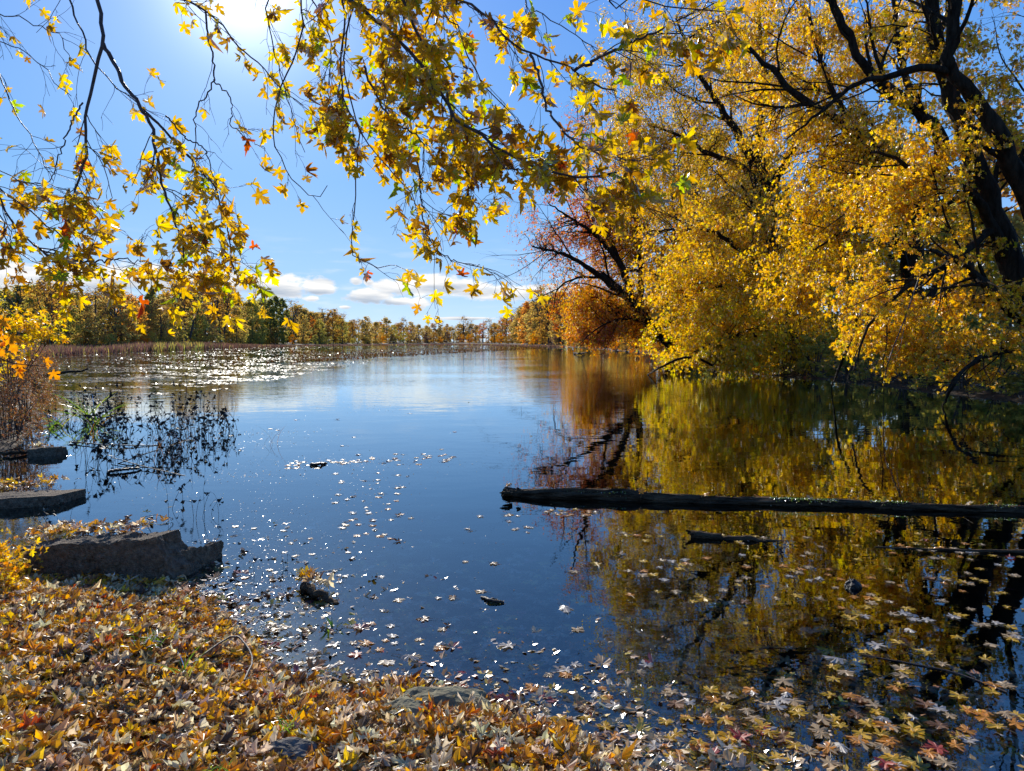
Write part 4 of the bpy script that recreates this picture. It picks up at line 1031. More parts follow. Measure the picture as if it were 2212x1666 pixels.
def right_floor():     # fallen leaves under the trees of the right bank
    a = Acc(); P = scatter_xy(6000, 6, 34, 14, 60, lambda p: (shore_dist(p) > 0) & (p[:, 0] > p[:, 1] * 0.25)); n = len(P)
    ang = rng.uniform(0, 6.28, n); Y = np.column_stack([np.cos(ang), np.sin(ang), rng.normal(0, 0.3, n)]); Z = np.array([0, 0, 1.0]) + rng.normal(size=(n, 3)) * 0.4
    leaves(a, np.column_stack([P, height(P) + 0.02]), Y, Z, rng.uniform(0.09, 0.18, n), pick('litter', n), 'star', 0.4)
    return a.build('leaf_litter', M['litter'])
tag(right_floor(), 'fallen leaves covering the shaded ground under the right-hand trees', 'leaf litter', kind='stuff')

# ------------------------------------------------------------------ leaves floating one by one
def leaf_mesh(c, v):
    a = Acc(); n = 1
    leaves(a, np.zeros((1, 3)), np.array([[0, 1.0, 0]]), np.array([[0.02, 0, 1.0]]), [1.0], np.array([c]), 'maple', (0.06, 0.13, 0.24, 0.03)[v % 4], 0.05)
    L0 = rng.uniform(0.5, 0.95); tubes(a, np.array([[(0, 0.04, 0.02), (0.06, -L0 * .5, 0.05), (rng.uniform(-.2, .2), -L0, 0.02)]]), np.full((1, 3), 0.014), 3, (0.35, 0.22, 0.08))
    V = a.V[0]; V[:, 2] -= V[:, 2].min() * 0.5
    return a
FC = {'pale silver': (0.62, 0.55, 0.46), 'tan': (0.60, 0.42, 0.22), 'yellow': (0.80, 0.47, 0.03), 'orange': (0.76, 0.30, 0.03), 'brown': (0.28, 0.13, 0.05), 'red': (0.50, 0.08, 0.05)}
LP = {}
for cn, c in FC.items():
    for v in range(4):
        o = leaf_mesh(c, v).build('fallen_leaf', M['litter']); LP[(cn, v)] = o.data; bpy.data.objects.remove(o)
fl_items = []
def float_leaf(px, py, cn, size=None, v=None, zone='', label=None):
    p = on_plane(px, py)
    if shore_dist(p[None, :2])[0] > -0.01: return
    v = int(rng.integers(4)) if v is None else v
    o = bpy.data.objects.new('fallen_leaf', LP[(cn, v)]); scene.collection.objects.link(o)
    s = (size or rng.uniform(0.065, 0.105)) * (0.85 if label else 1)
    o.location = (p[0], p[1], 0.003); o.rotation_euler = (rng.normal(0, .03), rng.normal(0, .03), rng.uniform(0, 6.28)); o.scale = (s, s, s)
    o['category'] = 'leaf'; o['group'] = 'fallen maple leaves floating on the lake'
    if label: o['label'] = label
    else: fl_items.append((o, f'{cn} leaf floating {zone}', f'{cn} leaves floating {zone}'))
EX = [(1107, 1397, 'pale silver', .105, 'pale silver maple leaf floating alone on the dark blue open water'), (1218, 1313, 'pale silver', .12, 'large pale silver leaf floating left of the dark tree reflection'),
      (1243, 1364, 'tan', .085, 'tan leaf with a long stalk floating at the edge of the tree reflection'), (1045, 1280, 'tan', .085, 'tan leaf floating against the small frosted driftwood piece'),
      (1063, 1217, 'tan', .07, 'small tan leaf right of the pair on open blue water'), (1008, 1213, 'tan', .055, 'small pinkish tan leaf on open blue water above the driftwood'),
      (821, 1246, 'pale silver', .055, 'small silver leaf alone on the blue water above the driftwood'), (876, 1420, 'pale silver', .11, 'pale silver leaf floating over the sunken leaves left of centre'),
      (787, 1394, 'orange', .09, 'bright orange curled leaf among the sunken leaves'), (1247, 1237, 'tan', .08, 'tan leaf with its stalk to the right below the long log'),
      (1290, 1222, 'yellow', .09, 'yellow leaf under the purple tree reflection'), (1820, 1430, 'pale silver', .115, 'bright silver leaf beside a curled orange leaf lower right'),
      (1895, 1392, 'pale silver', .10, 'long white-backed leaf floating on the dark reflection lower right'), (1685, 1468, 'tan', .10, 'dim tan leaf just under the surface with long stalk'),
      (2010, 1412, 'yellow', .10, 'yellow leaf with five sharp lobes near the reddish twig'), (1530, 1495, 'yellow', .085, 'yellow leaf above the crowded leaves at bottom centre'),
      (530, 1310, 'orange', .075, 'orange leaf floating among glitter right of the bank tip'), (1590, 1172, 'yellow', .07, 'yellow leaf beside the half-sunk black log'),
      (775, 1157, 'orange', .07, 'orange leaf below the left cluster of pale leaves'), (1840, 1340, 'yellow', .10, 'deep yellow leaf below the small black stone')]
for (x, y, c, s, l) in EX: float_leaf(x, y, c, s, None, '', l)
def zone(n, x0, x1, y0, y1, cols, name, line=None, smin=0.041, smax=0.072):
    cn = list(cols); w = np.array([cols[c] for c in cn], float); w /= w.sum()
    for i in range(n):
        x = rng.uniform(x0, x1); y = rng.uniform(y0, y1) if line is None else np.interp(x, [x0, x1], line) + rng.normal(0, y1)
        float_leaf(x, y, cn[rng.choice(len(cn), p=w)], rng.uniform(smin, smax), None, name)
MX = {'yellow': 5, 'orange': 3, 'pale silver': 1.6, 'tan': 4, 'brown': 1.5, 'red': 0.4}
zone(34, 1330, 1760, 1150, 1232, MX, 'between the long log and the half-sunk log')
zone(22, 1760, 2210, 1150, 1235, MX, 'below the right end of the long log')
zone(24, 1360, 1800, 1232, 1300, MX, 'left of the small black stone')
zone(32, 1800, 2210, 1235, 1320, MX, 'right of the small black stone')
zone(22, 1650, 2200, 1320, 14, {'pale silver': 4, 'yellow': 4, 'tan': 1.5}, 'in the drifting band above the reddish twig', line=(1285, 1375), smin=0.051, smax=0.079)
zone(16, 1760, 2200, 1390, 1500, {'yellow': 5, 'tan': 3, 'orange': 2, 'pale silver': 1}, 'around the reddish twig', smin=0.054, smax=0.079)
zone(60, 1450, 2200, 1490, 1600, MX, 'at lower right over sunken leaves', smin=0.051, smax=0.083)
zone(70, 1250, 2100, 1570, 1662, MX, 'at the bottom edge near the bank', smin=0.051, smax=0.083)
zone(26, 1080, 1500, 1430, 1580, MX, 'off the bank at bottom centre', smin=0.041, smax=0.072)
zone(18, 1185, 1290, 1112, 5, {'orange': 4, 'tan': 3, 'yellow': 2}, 'in the raft beside the log end', line=(1106, 1112), smin=0.041, smax=0.065)
zone(60, 620, 980, 997, 5, {'orange': 4, 'tan': 4, 'brown': 2, 'pale silver': 3}, 'in the far drifting line', line=(1004, 988), smin=0.048, smax=0.086)
zone(46, 720, 890, 1020, 1170, {'orange': 3, 'tan': 4, 'pale silver': 5, 'brown': 2}, 'in the loose column left of the log', smin=0.041, smax=0.072)
zone(12, 1010, 1180, 1110, 1170, {'pale silver': 5, 'tan': 2}, 'left of the log end', smin=0.041, smax=0.072)
zone(52, 560, 1000, 1290, 1490, {'pale silver': 4, 'tan': 4, 'orange': 1.5, 'red': .6, 'brown': 2}, 'over the shallows beside the bank', smin=0.037, smax=0.072)
zone(30, 450, 760, 1130, 1300, {'pale silver': 4, 'tan': 3, 'orange': 1}, 'in the sun glitter beyond the block', smin=0.034, smax=0.058)
zone(10, 380, 1000, 880, 980, {'tan': 3, 'brown': 3, 'orange': 2}, 'far out beyond the wilted weeds', smin=0.048, smax=0.086)
zone(14, 1940, 2180, 1188, 5, {'orange': 4, 'yellow': 3, 'tan': 3, 'red': 1}, 'in the row caught on the floating stick', line=(1180, 1200), smin=0.041, smax=0.061)
# the ones that show largest stay single; the smallest and farthest become one scattering
fl_items.sort(key=lambda t: -t[0].scale[0] / t[0].location[1] ** 1.4)
rest = fl_items[262:]; fl_items = fl_items[:262]
a = Acc()
for o, _, _ in rest:
    me = o.data; co = np.empty(len(me.vertices) * 3, np.float32); me.vertices.foreach_get('co', co); co = co.reshape(-1, 3)
    cl_ = np.empty(len(me.vertices) * 4, np.float32); me.attributes['Col'].data.foreach_get('color', cl_); cl_ = cl_.reshape(-1, 4)[:, :3]
    mw = np.array(o.rotation_euler.to_matrix()) * o.scale[0]
    W_ = co @ mw.T + np.array(o.location); base = a.n
    tri = [tuple(p.vertices) for p in me.polygons if len(p.vertices) == 3]; qd = [tuple(p.vertices) for p in me.polygons if len(p.vertices) == 4]
    a.add(W_, tri, cl_); a.L.append((np.array(qd) + base).reshape(-1)); a.T.append(np.full(len(qd), 4))
    bpy.data.objects.remove(o)
tag(a.build('drifting_leaves', M['litter']), 'small far-off fallen leaves scattered over the lake between the larger ones', 'fallen leaves', kind='stuff')
number_off(fl_items)

def specks():      # pollen, seeds and flecks on the water
    a = Acc(); n = 3200
    px = rng.uniform(250, 2212, n); py = 880 + rng.uniform(0, 1, n) ** 0.8 * 780
    w = np.clip(1.15 - (px - 450) / 900, 0.16, 1); k2 = rng.random(n) < w; px, py = px[k2], py[k2]
    # drifts of pale scum in the middle distance
    cx = [(600, 1005, 120, 12), (560, 960, 90, 8), (800, 1000, 90, 7), (520, 1030, 90, 8), (800, 1050, 60, 30), (560, 935, 80, 5), (560, 1100, 90, 30), (660, 1180, 90, 40), (600, 1290, 110, 60), (330, 1050, 60, 40), (860, 880, 130, 8), (560, 1380, 40, 40)]
    for (x, y, sx, sy) in cx:
        m_ = 240; px = np.r_[px, rng.normal(x, sx, m_)]; py = np.r_[py, rng.normal(y, sy, m_)]
    ok = (py < 1660) & (py > 860); px, py = px[ok], py[ok]
    P = np.array([on_plane(x, y, 0.004) for x, y in zip(px, py)]); k2 = shore_dist(P[:, :2]) < -0.03; P = P[k2]; n = len(P)
    s = 0.0030 * (P[:, 1] / 4.5) ** 0.9 * rng.lognormal(0, 0.5, n); ang = rng.uniform(0, 6.28, n)
    Y = np.column_stack([np.cos(ang), np.sin(ang), rng.normal(0, 0.12, n)]); Z = np.array([0, 0, 1.0]) + rng.normal(size=(n, 3)) * 0.12
    leaves(a, P, Y, Z, s * 1.5, pick('litter', n), 'quad', 0.1)
    return a.build('floating_flecks', M['pad'])
def glints():      # wet film and bits of leaf that catch the sun beside the bank
    a = Acc(); n = 3300
    px = rng.normal(530, 120, n); py = rng.normal(1330, 110, n); ok = (py < 1500) & (py > 1060) & (px > 300); px, py = px[ok], py[ok]
    P = np.array([on_plane(x, y, 0.004) for x, y in zip(px, py)]); P = P[shore_dist(P[:, :2]) < 0.0]; n = len(P)
    ang = rng.uniform(0, 6.28, n); Y = np.column_stack([np.cos(ang), np.sin(ang), rng.normal(0, 0.10, n)]); Z = np.array([0, 0, 1.0]) + rng.normal(size=(n, 3)) * 0.10
    leaves(a, P, Y, Z, 0.0042 * (P[:, 1] / 4.5) * rng.lognormal(0, 0.6, n), pick('sunk', n) * 0.5, 'quad', 0.1)
    return a.build('floating_flecks', M['wet'])
tag(glints(), 'wet bits of leaf glittering in the shallows beside the bank', 'flecks', kind='stuff')
tag(specks(), 'tiny pale flecks and scum scattered over the calm water', 'flecks', kind='stuff')

# ------------------------------------------------------------------ rough blocks, stones and wood
def rough_hull(acc, corners, nx=26, ny=8, nz=8, amp=0.012, fr=9, seed=0):
    """a subdivided block between eight corners, its faces broken up; corners: bottom 4 then top 4, each (x0y0, x1y0, x1y1, x0y1)"""
    c = np.array(corners, float)
    def pt(u, v, w):
        b = (c[0] * (1 - u) + c[1] * u) * (1 - v) + (c[3] * (1 - u) + c[2] * u) * v
        t = (c[4] * (1 - u) + c[5] * u) * (1 - v) + (c[7] * (1 - u) + c[6] * u) * v
        return b * (1 - w) + t * w
    cen = c.mean(0)
    def face(fn, a, b):
        V = []; 
        for j in range(b + 1):
            for i in range(a + 1):
                p = fn(i / a, j / b); q = Vector(p) * fr + Vector((seed, 0, 0))
                d = mnoise.fractal(q, 1.0, 2.0, 4) * amp * 1.6 + (mnoise.noise(q * 0.3)) * amp * 2.2
                n_ = p - cen; n_ = n_ / np.linalg.norm(n_)
                V.append(p + n_ * d)
        F_ = [(j * (a + 1) + i, j * (a + 1) + i + 1, (j + 1) * (a + 1) + i + 1, (j + 1) * (a + 1) + i) for j in range(b) for i in range(a)]
        acc.add(V, F_)
    face(lambda u, w: pt(u, 0, w), nx, nz); face(lambda u, w: pt(1 - u, 1, w), nx, nz)
    face(lambda u, v: pt(u, v, 1), nx, ny); face(lambda u, v: pt(1 - u, v, 0), nx, ny)
    face(lambda v, w: pt(1, v, w), ny, nz); face(lambda v, w: pt(0, 1 - v, w), ny, nz)

def block_from_px(pts_bottom, pts_top, depth, zb=-0.12):
    """front face from picture points: (px,py of ground contact) and pixel heights; depth goes away from the camera"""
    (xa, ya), (xb, yb) = pts_bottom; A = on_plane(xa, ya); B = on_plane(xb, yb)
    ha, hb = pts_top
    dv = np.array([0.12, 1.0, 0]) * depth
    A0 = A + [0, 0, zb]; B0 = B + [0, 0, zb]
    return [A0, B0, B0 + dv, A0 + dv, A + [0, 0, ha], B + [0, 0, hb], B + dv + [0, 0, hb - 0.02], A + dv + [0, 0, ha - 0.01]]

slab = thing('concrete_slab', (0, 0, 0), 'largest broken concrete slab, dark front, lying at the tip of the leafy bank', 'slab')
c8 = block_from_px([(30, 1252), (400, 1258)], (0.20, 0.315), 0.30)
for i_ in (5, 6): c8[i_] = c8[i_] + np.array([-0.20, 0.0, 0.0])
a = Acc(); rough_hull(a, c8, 130, 26, 40, 0.030, 7)
a.build('slab_body', M['concrete'], slab, smooth=False)
a = Acc(); bb = block_from_px([(352, 1256), (452, 1218)], (0.20, 0.15), 0.20); rough_hull(a, bb, 36, 18, 18, 0.022, 11, 7)
a.build('broken_end', M['concrete'], slab)
s2 = thing('concrete_slab', (0, 0, 0), 'flat pale-topped slab jutting into the water at the left edge', 'slab')
a = Acc(); rough_hull(a, block_from_px([(-160, 1112), (120, 1092)], (0.115, 0.10), 0.45), 46, 16, 8, 0.011, 9, 3); a.build('slab_body', M['concrete'], s2)
s3 = thing('concrete_slab', (0, 0, 0), 'small dark square-ended slab beyond the flat one beside the brown shrub', 'slab')
a = Acc(); rough_hull(a, block_from_px([(61, 987), (118, 985)], (0.10, 0.12), 0.26), 40, 10, 10, 0.015, 8, 5); a.build('slab_body', M['concrete'], s3)

def stone(name, px, py, z, rx, ry, rz, mat, label, cat='stone', amp=0.22):
    p = on_plane(px, py, z); root = thing(name, tuple(p), label, cat)
    import bmesh
    bm = bmesh.new(); bmesh.ops.create_icosphere(bm, subdivisions=4, radius=1)
    for v in bm.verts:
        q = v.co * 1.5 + Vector((px * .1, 0, 0)); d = 1 + amp * mnoise.noise(q) + amp * 0.5 * mnoise.noise(q * 3) + amp * .25 * mnoise.noise(q * 8)
        v.co = Vector((v.co.x * rx * d, v.co.y * ry * d, v.co.z * rz * d))
    me = bpy.data.meshes.new(name); bm.to_mesh(me); bm.free(); me.materials.append(mat)
    bpy.data.objects.remove(root); o = bpy.data.objects.new(name, me); scene.collection.objects.link(o); o.location = p
    return tag(o, label, cat)
stone('mossy_rock', 955, 1528, 0.012, 0.24, 0.13, 0.075, M['mossrock'], 'long mossy rock half buried in leaves at the water edge', 'rock')
stone('mossy_rock', 880, 1545, 0.05, 0.12, 0.10, 0.06, M['mossrock'], 'smaller mossy rock at the left end of the long mossy one', 'rock')
stone('stone', 625, 1636, 0.115, 0.11, 0.08, 0.06, M['stone'], 'grey stone poking out of the leaf litter at the bottom edge')
stone('stone', 1843, 1268, 0.0, 0.055, 0.05, 0.05, M['weed'], 'small black stone rising from the water among floating leaves')

def log_mesh(acc, pts, radii, k=22, q=120, amp=0.10, seed=0, flat=1.0):
    P = smooth_line(pts, q); Rr = np.interp(np.linspace(0, 1, q), np.linspace(0, 1, len(radii)), radii)
    T = unit(np.gradient(P, axis=0)); U = unit(np.cross(T, [0, 0, 1.0])); W = np.cross(U, T)
    V = []
    for i in range(q):
        for j in range(k):
            an = 2 * math.pi * j / k; dr = U[i] * math.cos(an) + W[i] * math.sin(an)
            b = Vector((P[i][0] * 3 + seed, math.cos(an) * 2, math.sin(an) * 2))
            r = Rr[i] * (1 + amp * mnoise.noise(b) * 1.5 + amp * mnoise.noise(Vector((b.x * 0.7, b.y * 4, b.z * 4))))
            V.append(P[i] + dr * r)
    idx = np.arange(q * k).reshape(q, k); nx_ = np.roll(idx, -1, 1)
    acc.add(V, np.stack([idx[:-1], nx_[:-1], nx_[1:], idx[1:]], -1).reshape(-1, 4))
    for e in (0, q - 1):
        r = [V[e * k + j] for j in range(k)]; c_ = np.mean(r, 0) + T[e] * (0.03 if e == 0 else -0.0)
        acc.add(np.vstack([r, c_]), [(j, (j + 1) % k, k) for j in range(k)])
def surf(px, py, z): return on_plane(px, py, z)
lg = thing('fallen_log', tuple(on_plane(1600, 1085)), 'long dark fallen log lying across the water from centre to right edge', 'log')
lo = np.array(lg.location)
zc = 0.02
pp = [surf(1090, 1063, zc), surf(1110, 1066, zc), surf(1150, 1069, zc), surf(1350, 1075, zc), surf(1550, 1083, zc), surf(1750, 1087, zc), surf(2000, 1097, zc), surf(2212, 1102, zc), surf(2500, 1112, zc), surf(2700, 1118, -0.02)]
a = Acc(); log_mesh(a, pp, [0.050, 0.084, 0.057, 0.049, 0.045, 0.039, 0.041, 0.036, 0.032], 30, 300, 0.30)
# torn end, part of the same trunk
for i in range(10):
    b = surf(1095, 1066, zc + rng.uniform(-.03, .07)) + rng.normal(size=3) * np.array([.01, .03, .0]); e = b + np.array([-rng.uniform(.02, .07), rng.normal(0, .02), rng.normal(0.015, .03)])
    tubes(a, np.stack([b + [.05, 0, 0], (b + e) / 2, e])[None], np.array([[0.02, 0.013, 0.003]]), 6)
b = surf(1120, 1062, 0.085); tubes(a, np.stack([b, b + [0.0, 0, 0.025], b + [-0.015, 0, 0.045]])[None], np.array([[0.03, 0.02, 0.004]]), 7)
a.build('log_trunk', M['log'], lg, smooth=True, origin=lo)
a = Acc(); N_ = 2600      # moss and tiny litter along the crest
tt = rng.beta(1.5, 1.2, N_); PX = np.interp(tt, [0, 1], [1140, 2400]); PY = np.interp(PX, [1092, 1350, 1700, 2212, 2500], [1066, 1077, 1089, 1103, 1112])
Bp = np.array([surf(x, y, zc) for x, y in zip(PX, PY)]); rr = np.interp(PX, [1150, 2300], [0.066, 0.05]); an = rng.normal(0.0, 0.45, N_)
Bp = Bp + np.column_stack([np.zeros(N_), np.sin(an) * rr, np.cos(an) * rr])
cl = np.sin(PX * 0.03) + np.sin(PX * 0.011 + 1) > 0.1; Bp = Bp[cl]
leaves(a, Bp, rng.normal(size=(len(Bp), 3)) + [0, 0, .6], rng.normal(size=(len(Bp), 3)), rng.uniform(.006, .016, len(Bp)), pick('green', len(Bp)) * 0.8, 'quad', 0.2)
a.build('moss', M['grass'], lg, origin=lo)
ll = []
for (x, c) in ((1385, 'orange'), (1520, 'orange'), (1750, 'tan'), (1905, 'yellow'), (2085, 'tan'), (1095, 'orange'), (1640, 'brown'), (2150, 'orange')):
    y = np.interp(x, [1092, 1350, 1700, 2212], [1062, 1077, 1089, 1103]); r = np.interp(x, [1150, 2300], [0.072, 0.055])
    p = surf(x, y, zc); o = bpy.data.objects.new('fallen_leaf', LP[(c, int(rng.integers(4)))]); scene.collection.objects.link(o)
    o.location = (p[0], p[1] - 0.02, p[2] + r * 0.95); o.rotation_euler = (rng.normal(0.3, .25), rng.normal(0, .25), rng.uniform(0, 6)); s = 0.07; o.scale = (s, s, s)
    tag(o, None, 'leaf', 'fallen leaves lying on the long log'); ll.append((o, f'{c} leaf lying on top of the long log', f'{c} leaves lying on top of the long log'))
number_off(ll)

def wood_thing(name, label, runs, cat='branch', mat='log', group=None):
    o0 = np.asarray(runs[0][0][0]); root = Acc()
    for pts, r0, r1 in runs:
        q = 20; P = smooth_line(pts, q); P[1:-1] += rng.normal(size=(q - 2, 3)) * r0 * 0.25
        tubes(root, P, np.linspace(r0, r1, q), 7, cap=True)
    o = root.build(name, M[mat], smooth=True, origin=o0); return tag(o, label, cat, group)
wood_thing('sunken_log', 'short black half-sunk log with a ragged left end below the long log', [([surf(1492, 1156, .015), surf(1560, 1161, .012), surf(1640, 1167, .004), surf(1720, 1174, -.02)], .042, .012), ([surf(1495, 1155, .03), surf(1488, 1148, .05), surf(1482, 1146, .06)], .02, .004)], 'log')
wood_thing('plank', 'thin dark plank lying left of the small dark slab', [([surf(-90, 982, .03), surf(20, 978, .05), surf(66, 976, .03)], .03, .025)], 'plank')
wood_thing('stick', 'thin floating stick entering from the right edge with leaves caught on it', [([surf(1890, 1182, .0), surf(2040, 1188, .006), surf(2120, 1190, .01), surf(2320, 1195, .015)], .006, .019)], 'stick')
wood_thing('twig', 'long thin reddish twig lying slantwise on the water at lower right', [([surf(1860, 1414, .003), surf(1960, 1432, .003), surf(2050, 1450, .004), surf(2110, 1470, .003), surf(2175, 1496, .003)], .0025, .0045)], 'twig', 'twig')
wood_thing('driftwood', 'small frosted black driftwood piece floating mid water beside a tan leaf', [([surf(1040, 1290, .0), surf(1058, 1296, .015), surf(1088, 1303, .0)], .008, .012), ([surf(1052, 1300, .0), surf(1062, 1294, .01), surf(1075, 1296, .0)], .007, .005)], 'driftwood', 'weed')
wood_thing('bark_chunk', 'rough bark chunk in the glittering shallows, leaves heaped on its left end', [([surf(655, 1268, .02), surf(680, 1280, .035), surf(712, 1296, .01), surf(728, 1308, -.01)], .032, .02)], 'bark')
wood_thing('floating_branch', 'dark low branch floating far out near the leaning maple', [([surf(1240, 763, .1), surf(1252, 764, .25), surf(1262, 764, .1)], .14, .08), ([surf(1255, 763, .2), surf(1268, 761, .9)], .06, .03)])
wood_thing('floating_branch', 'long thin branch lying on the water at far left above the weeds', [([surf(60, 812, .1), surf(120, 806, .4), surf(190, 797, .55)], .16, .04)])
wood_thing('dead_branch', 'dead leafless branch dipping into the water under the upright trunk', [([at_dist(1850, 690, 20), at_dist(1835, 740, 19.6), at_dist(1815, 790, 19.4), surf(1795, 838, -.02)], .045, .014), ([at_dist(1835, 740, 19.6), at_dist(1846, 780, 19.2), at_dist(1842, 800, 19)], .012, .005)], mat='bark')
wood_thing('dead_branch', 'pale thin dead twig hanging to the water right of the dipping branch', [([at_dist(1985, 600, 19), at_dist(1958, 680, 18.6), at_dist(1930, 750, 18.3), at_dist(1914, 800, 18), surf(1908, 838, 0)], .016, .007), ([at_dist(1958, 680, 18.6), at_dist(1940, 760, 18), at_dist(1900, 770, 17.8)], .009, .004)], mat='twig')
wood_thing('dead_branch', 'black snag slanting from the bank into the water near the right edge', [([at_dist(2120, 770, 18), at_dist(2080, 800, 17.8), at_dist(2055, 840, 17.6), surf(2035, 880, -.03)], .05, .02), ([at_dist(2080, 800, 17.8), at_dist(2090, 850, 17.3), at_dist(2100, 870, 17.2)], .015, .006)], mat='bark')
wood_thing('dead_branch', 'thin bent branch reaching out of the water left of the golden leaves', [([surf(1395, 812, -.1), at_dist(1425, 795, 33), at_dist(1460, 778, 33), at_dist(1500, 772, 33.4), at_dist(1540, 790, 34)], .03, .06), ([at_dist(1425, 795, 33), at_dist(1405, 790, 32.6)], .02, .008)], mat='bark')
wood_thing('curved_twig', 'pale curved stem lying on the bank beside the water at the bank tip', [([surf(430, 1420, .16), surf(500, 1375, .17), surf(528, 1390, .16), surf(545, 1425, .14), surf(528, 1470, .13)], .004, .006)], 'stem', 'twig')
wood_thing('twig', 'thin black straight twig floating left of the driftwood', [([surf(690, 1236, .003), surf(740, 1228, .006)], .0022, .0016)], 'twig', 'weed')

# leaves heaped on the slabs and the bark chunk
def heap():
    a = Acc(); pos = []
    for (xa, ya, xb, yb, z, n, sp) in ((40, 1236, 300, 1232, 0.245, 110, 0.10), (-100, 1080, 100, 1076, 0.12, 90, 0.16), (650, 1262, 690, 1276, 0.06, 26, 0.03), (61, 980, 112, 980, 0.115, 16, 0.06), (20, 1250, 380, 1268, 0.02, 120, 0.07)):
        A, B = on_plane(xa, ya), on_plane(xb, yb); t = rng.uniform(0, 1, n)[:, None]
        p = A * (1 - t) + B * t + np.array([0.02, 0.14 if n == 110 else 0.2 if n == 90 else 0.0, 0]) + rng.normal(size=(n, 3)) * [sp * .5, sp, 0]
        p[:, 2] = z + rng.uniform(0, .02, n) + (t[:, 0] * 0.05 if n == 110 else 0); pos.append(p)
    P = np.vstack(pos); n = len(P); ang = rng.uniform(0, 6.28, n)
    Y = np.column_stack([np.cos(ang), np.sin(ang), rng.normal(0.1, .25, n)]); Z = np.array([0, 0, 1.0]) + rng.normal(size=(n, 3)) * 0.35
    leaves(a, P, Y, Z, rng.uniform(.05, .085, n), pick('litter', n), 'maple', .4)
    return a.build('leaf_litter', M['litter'])
tag(heap(), 'small drifts of fallen leaves resting on the slabs and bark', 'leaf litter', kind='stuff')

# ------------------------------------------------------------------ wilted weeds standing in the water on the left
def wilted(seed, tall, stems):
    random.seed(seed); st, lf = Acc(), Acc(); tips = []
    for i in range(stems):
        a0 = random.uniform(0, 6.28); h = tall * random.uniform(.55, 1.1); lean = random.uniform(.1, .9)
        bx, by = random.gauss(0, .07), random.gauss(0, .07)
        p = [(bx, by, -.25), (bx, by, 0), (bx + math.cos(a0) * lean * h * .3, by + math.sin(a0) * lean * h * .3, h * .55), (bx + math.cos(a0) * lean * h * .8, by + math.sin(a0) * lean * h * .8, h * random.uniform(.8, 1))]
        if random.random() < .45: p.append((p[-1][0] + math.cos(a0 + .6) * h * .25, p[-1][1] + math.sin(a0 + .6) * h * .25, p[-1][2] - h * random.uniform(.15, .45)))
        P = smooth_line(p, 12); tubes(st, P, np.linspace(.0045, .002, 12), 4); tips += [P[k] for k in (6, 8, 9, 10, 11)]
    tips = np.array(tips); n = len(tips); keep = rng.random(n) < 0.5; tips = tips[keep]; n = len(tips)
    Y = unit(rng.normal(size=(n, 3)) * .6 + [0, 0, -.7]); leaves(lf, tips, Y, rng.normal(size=(n, 3)), rng.uniform(.05, .13, n), np.full((n, 3), .012), 'kite', 1.1, .4)
    root = thing('wilted_weed', (0, 0, 0), 'x', 'weed'); st.build('stems', M['weed'], root).name = 'stem'; lf.build('foliage', M['weed'], root); return root
WP = [wilted(300 + i, t, s) for i, (t, s) in enumerate(((.45, 3), (.55, 4), (.38, 2), (.60, 3), (.30, 2), (.5, 5)))]
wused = set(); wi = []
def put_weed(px, py, k, sc, where=None, label=None, sz=None):
    p = on_plane(px, py)
    if k not in wused: wused.add(k); o = WP[k]; o.location = p; o.rotation_euler = (0, 0, rng.uniform(0, 6.28)); o.scale = (sc, sc, sc)
    else: o = dup(WP[k], p, rng.uniform(0, 6.28), sc)
    o['category'] = 'weed'; o['group'] = 'wilted black weeds standing in the water'
    if label: o['label'] = label
    else: wi.append((o, f'wilted black weed clump {where}', f'wilted black weed clumps {where}'))
def field(n, x0, x1, y0, y1, where, s0=.7, s1=1.2):
    for i in range(n): put_weed(rng.uniform(x0, x1), rng.uniform(y0, y1), int(rng.integers(6)), rng.uniform(s0, s1), where)
field(16, 120, 260, 890, 935, 'beside the brown shrub')
field(17, 260, 470, 872, 912, 'in the far row')
field(16, 220, 400, 905, 965, 'in the thick middle patch')
field(13, 390, 500, 895, 950, 'at the outer tip of the patch')
field(14, 150, 380, 955, 1020, 'near the floating sticks')
field(10, 300, 480, 940, 1000, 'before the thick patch', .5, .9)
field(10, 160, 260, 880, 905, 'by the green blades', .8, 1.2)
field(5, 430, 520, 935, 965, 'far out alone', .3, .55)
for (x, y, k, s, l) in ((380, 1100, 3, .62, 'tallest wilted weed just beyond the large slab, two curled heads'), (432, 1118, 1, .5, 'dark leafy weed clump second beyond the slab'), (470, 1112, 2, .55, 'single drooping weed stem right of the dark leafy clump'),
                        (384, 1165, 0, .28, 'short wilted weed touching the slab notch'), (548, 1238, 2, .40, 'thin pointed weed stem in the glitter right of the slab'), (503, 1252, 4, .36, 'short crossed weed stems right of the slab end'),
                        (606, 1222, 4, .42, 'thin looped weed stem right of the pointed one'), (110, 1155, 1, .42, 'dense wilted weed behind the slab left end'), (130, 1145, 3, .45, 'leaning wilted weed behind the slab left end'),
                        (70, 1165, 0, .35, 'short wilted weed at left by the leafy bank'), (70, 1060, 4, .6, 'wilted weed growing beside the flat left slab'), (400, 985, 5, .7, 'many-stemmed weed nearest the open water')): put_weed(x, y, k, s, None, l)
number_off(wi)
